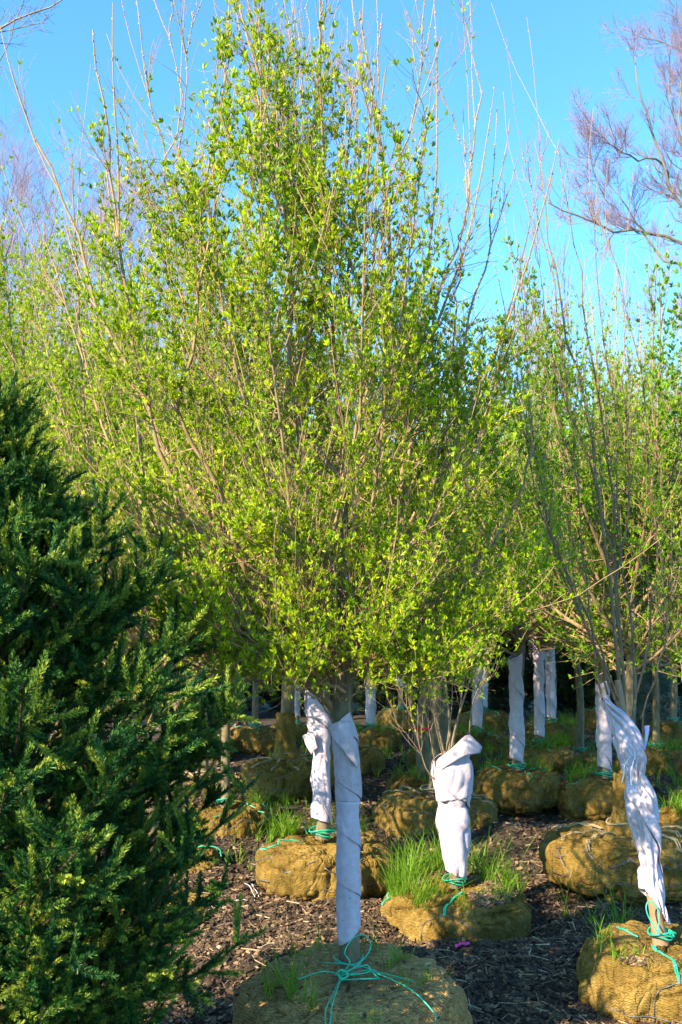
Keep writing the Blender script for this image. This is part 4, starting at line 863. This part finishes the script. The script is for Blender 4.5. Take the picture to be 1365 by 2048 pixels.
# right: the big tree whose limbs reach into the frame
Dr = 21.0; bx = (1500 - CX) / FPX * Dr
rt = empty('bare_tree', (bx, Dr, -.05), 'big leafless tree reaching in from the right edge with pinkish twigs', 'tree', 'leafless trees behind the nursery')
LB = np.array([bx, Dr, -.05])
tm = MB(); tk = spline(np.array([[bx, Dr, -.1], P(1500, 1000, Dr), P(1480, 600, Dr), P(1440, 300, Dr), P(1400, 60, Dr), P(1380, -250, Dr)]), 24); tubes(tm, tk, np.linspace(.26, .05, 24), 12); tm.build('trunk', M['bare'], rt, off=LB)
RL = [([(1450, 560), (1400, 470), (1365, 407), (1337, 358), (1310, 287), (1295, 226), (1276, 189), (1270, 120)], .085, 20.5), ([(1480, 620), (1420, 520), (1365, 487), (1303, 470), (1227, 457), (1152, 434), (1095, 400)], .085, 20.2),
      ([(1337, 358), (1325, 328), (1265, 313), (1220, 287), (1171, 226)], .045, 20.0), ([(1480, 700), (1420, 600), (1365, 543), (1329, 521), (1295, 483), (1265, 434), (1242, 396), (1215, 360)], .07, 21.5),
      ([(1440, 300), (1400, 160), (1365, 100), (1325, 84), (1265, 72)], .05, 21.0), ([(1480, 740), (1420, 680), (1365, 656), (1330, 645), (1291, 638)], .035, 20.5), ([(1430, 420), (1385, 350), (1355, 250), (1340, 170), (1345, 60)], .055, 21.6),
      ([(1420, 200), (1395, 90), (1350, 20), (1320, -20)], .045, 21.0), ([(1460, 500), (1400, 420), (1372, 330), (1362, 200), (1370, 100)], .06, 20.4), ([(1303, 470), (1260, 440), (1220, 400), (1190, 350), (1180, 310)], .03, 20.1)]
rl = np.array([spline(PP(p, Dr, d), 14) for p, _, d in RL]); rl[:, 1:] += rng.normal(0, .03, (len(RL), 13, 3)); rR = np.array([.6 * r0 * np.linspace(1, .22, 14) for _, r0, _ in RL])
bb = MB(); tubes(bb, rl, rR, 7, a=0); twiggy(bb, rl, rR, rng, 2.6, (0, 14, 9, 8), .3); bb.build('branches', M['bare'], rt, off=LB)
# left top corner: twigs of a nearer leafless tree
Dl = 13.0; bx = (-260 - CX) / FPX * Dl; LB = np.array([bx, Dl, -.05])
rt = empty('bare_tree', tuple(LB), 'leafless tree beyond the left edge with twigs in the top corner', 'tree', 'leafless trees behind the nursery')
tm = MB(); tubes(tm, spline(np.array([[bx, Dl, -.1], P(-260, 700, Dl), P(-230, 300, Dl), P(-200, -100, Dl)]), 20), np.linspace(.16, .05, 20), 10); tm.build('trunk', M['bare'], rt, off=LB)
RL = [([(-240, 300), (-120, 150), (-30, 80), (20, 45), (60, 28), (100, 15), (132, -5)], .03), ([(-235, 260), (-100, 130), (-20, 70), (25, 60), (60, 50), (95, 45)], .018), ([(-225, 120), (-100, 40), (0, -5), (40, -30)], .025), ([(-235, 330), (-100, 230), (-30, 170), (0, 120), (22, 80), (30, 40)], .018)]
rl = np.array([spline(PP(p, Dl, Dl - .5), 14) for p, _ in RL]); rR = np.array([r0 * np.linspace(1, .25, 14) for _, r0 in RL])
bb = MB(); tubes(bb, rl, rR, 6, a=0); a1, A1, _, _ = spawn(rl, rR, 9, .3, 1, 40, lambda t, k: rng.uniform(.2, .5, k), 7, .1, .3, .5, .005); tubes(bb, a1, A1, 4, a=.4)
a2, A2, _, _ = spawn(a1, A1, 6, .1, 1, 40, lambda t, k: rng.uniform(.08, .22, k), 5, .1, .3, .6, .003); tubes(bb, a2, A2, 3, a=.8); bb.build('branches', M['bare'], rt, off=LB)

# ================================================================== 7. grass, chips on balls, litter
tuft_on(f2, top2, 170, 245, .13, .33, 330, .27, .0036, .5); tuft_on(f2, top2, 90, 180, .10, .30, 330, .36, .0042, .4); tuft_on(f2, top2, 10, 100, .10, .33, 330, .36, .0045, .45); tuft_on(f2, top2, -40, 20, .16, .32, 110, .2, .004, .5)
tuft_on(f2, top2, 180, 330, .12, .3, 120, .12, .003)
tuft_on(f1, top1, 195, 245, .12, .26, 110, .17, .0035); tuft_on(f1, top1, 262, 285, .3, .36, 30, .12, .003); tuft_on(f1, top1, 320, 345, .14, .2, 30, .12, .003); tuft_on(f1, top1, 20, 160, .10, .2, 110, .15, .003)
tuft_on(f3, top3, 150, 235, .10, .3, 60, .15, .004)
for px, py, D, n, h, rad in [(600, 1700, 6.9, 260, .26, .16), (560, 1700, 7.2, 200, .26, .2), (690, 1690, 7.0, 260, .26, .2), (750, 1690, 7.1, 240, .28, .2), (900, 1700, 6.6, 160, .24, .2), (1150, 1560, 9.6, 120, .22, .12),
                              (1220, 1790, 5.3, 60, .34, .10), (1250, 1800, 5.0, 40, .2, .1), (470, 1640, 8.0, 160, .22, .25), (420, 1600, 8.6, 140, .22, .25), (520, 1600, 9.0, 160, .22, .3), (790, 1500, 13.2, 200, .26, .3), (720, 1490, 13.5, 160, .22, .3),
                              (1010, 1470, 13, 260, .3, .4), (1130, 1460, 14, 360, .35, .5), (1320, 1500, 11.5, 300, .3, .4), (1360, 1560, 9.5, 260, .25, .3), (1180, 1500, 11.5, 160, .25, .3), (870, 1520, 11, 160, .25, .3), (640, 1470, 13.5, 160, .25, .3),
                              (760, 1970, 4.3, 70, .16, .10), (820, 1990, 4.1, 40, .14, .08)]:
    tuft_at(px, py, D, n, h, rad, .0045 if D < 8 else .007)
for T, (a, b, n, h) in ((T5, (0, 180, 160, .22)), (T6, (60, 220, 140, .22)), (T13, (0, 360, 200, .2)), (T18, (150, 380, 300, .24)), (T19, (0, 360, 260, .26)), (T22, (0, 360, 400, .24)), (T23, (100, 260, 200, .2)), (T10, (0, 180, 160, .22)), (T8, (20, 170, 330, .26)), (T24, (0, 360, 160, .2)), (T16, (0, 360, 220, .24))):
    r_, f_, t_ = T; m = n // 9; th_a = np.repeat(R_(1) * rng.uniform(a, b, m), 9) + rng.normal(0, .06, m * 9); v_a = np.repeat(rng.uniform(.08, .28, m), 9)
    blades(f_(th_a, v_a) + t_ - [0, 0, .01], h * np.repeat(rng.uniform(.5, 1.1, m), 9), .3, w=.006)
tag(grass_mb.build('grass', M['grass'], smooth=False), 'bright green grass tufts sprouting on the balls and the mulch', 'grass', kind='stuff')
# chips lying on the balls
cb = MB()
def chips_on(f, base, a0, a1, v0, v1, n, s=1.0):
    th = R_(1) * rng.uniform(a0, a1, n); v = rng.uniform(v0, v1, n); L = rng.gamma(3, .0062, n) * s + .005
    chip_boxes(cb, f(th, v, .004) + base, L, np.minimum(L * .5, .014), np.full(n, .003), .35, tone=rng.beta(2.2, 2, n))
chips_on(f2, top2, -75, 60, .06, .27, 1700); chips_on(f2, top2, 60, 180, .06, .25, 500); chips_on(f3, top3, 215, 235, .22, .28, 60, .8); chips_on(T7[1], T7[2], -110, -20, .06, .3, 700, 1.2); chips_on(T8[1], T8[2], -70, 40, .12, .3, 500, 1.1); chips_on(f1, top1, 0, 360, .05, .4, 120, .5)
tag(cb.build('loose_wood_chips', M['chip'], smooth=False), 'wood chips fallen on top of the burlap balls', 'wood chips', kind='stuff')
def ground_rope(name, pts, r, mat, label, cat, D):
    q = spline([P(px, py, d) for px, py, d in pts], 50); q[:, 2] = gh(q[:, 0], q[:, 1]) + .012 + .012 * np.abs(np.sin(np.arange(50) * .4)); mb = MB(); rope(mb, q, r); c = q.mean(0)
    o = mb.build(name, M[mat], None, off=c); o.location = c; tag(o, label, cat)
def gd(px, py):
    """the ground point seen at a pixel"""
    D = 2.5
    while D < 40:
        q = P(px, py, D)
        if q[2] <= gh(q[0], q[1]) + .012: break
        D += .01
    return (px, py, D)
ground_rope('white_string', [gd(466, 1801), gd(490, 1803), gd(510, 1800), gd(502, 1780), gd(490, 1770), gd(500, 1766), gd(512, 1785), gd(528, 1800)], .0018, 'white_string', 'curled white string lying on the mulch left of the front trunk', 'string', 5.9)
pk = MB(); c = gd(925, 1897); q = P(*c); 
V = np.array([[-.045, 0, 0], [-.01, -.006, .01], [.02, .004, .004], [.05, -.004, .012], [-.045, .012, .004], [-.01, .010, .016], [.02, .018, .012], [.05, .012, .018]]); V[:, :] += rng.normal(0, .002, V.shape); V = np.concatenate([V, V + [0, .002, .003]])
F = [[0, 1, 5, 4], [1, 2, 6, 5], [2, 3, 7, 6], [8, 12, 13, 9], [9, 13, 14, 10], [10, 14, 15, 11], [0, 8, 9, 1], [1, 9, 10, 2], [2, 10, 11, 3], [4, 5, 13, 12], [5, 6, 14, 13], [6, 7, 15, 14], [0, 4, 12, 8], [3, 11, 15, 7]]
pk.add(V * [.7, .7, 1.2], np.array(F)); o = pk.build('pink_tape', M['pink'], None, smooth=False); o.location = (q[0], q[1], float(gh(q[0], q[1])) + .015); tag(o, 'scrap of bright pink marking tape on the dark mulch', 'tape')
for px, py, D in ((697, 1150, 3.55), (285, 1193, 5.5)):
    tb = MB(); q = P(px, py, D); sc = D / 3.5
    V = np.array([[-.006, 0, -.012], [.006, 0, -.010], [.008, .004, .010], [-.004, .004, .012]]) * sc; V = np.concatenate([V, V + [0, .0015, 0]]); tb.add(V, np.array([[0, 1, 2, 3], [7, 6, 5, 4], [0, 4, 5, 1], [1, 5, 6, 2], [2, 6, 7, 3], [3, 7, 4, 0]]))
    o = tb.build('name_tag', M['blue'], None, smooth=False); o.location = q; tag(o, 'small blue tag hanging in the front crown' if px > 500 else 'small blue tag in the branches just above the spruce', 'tag')
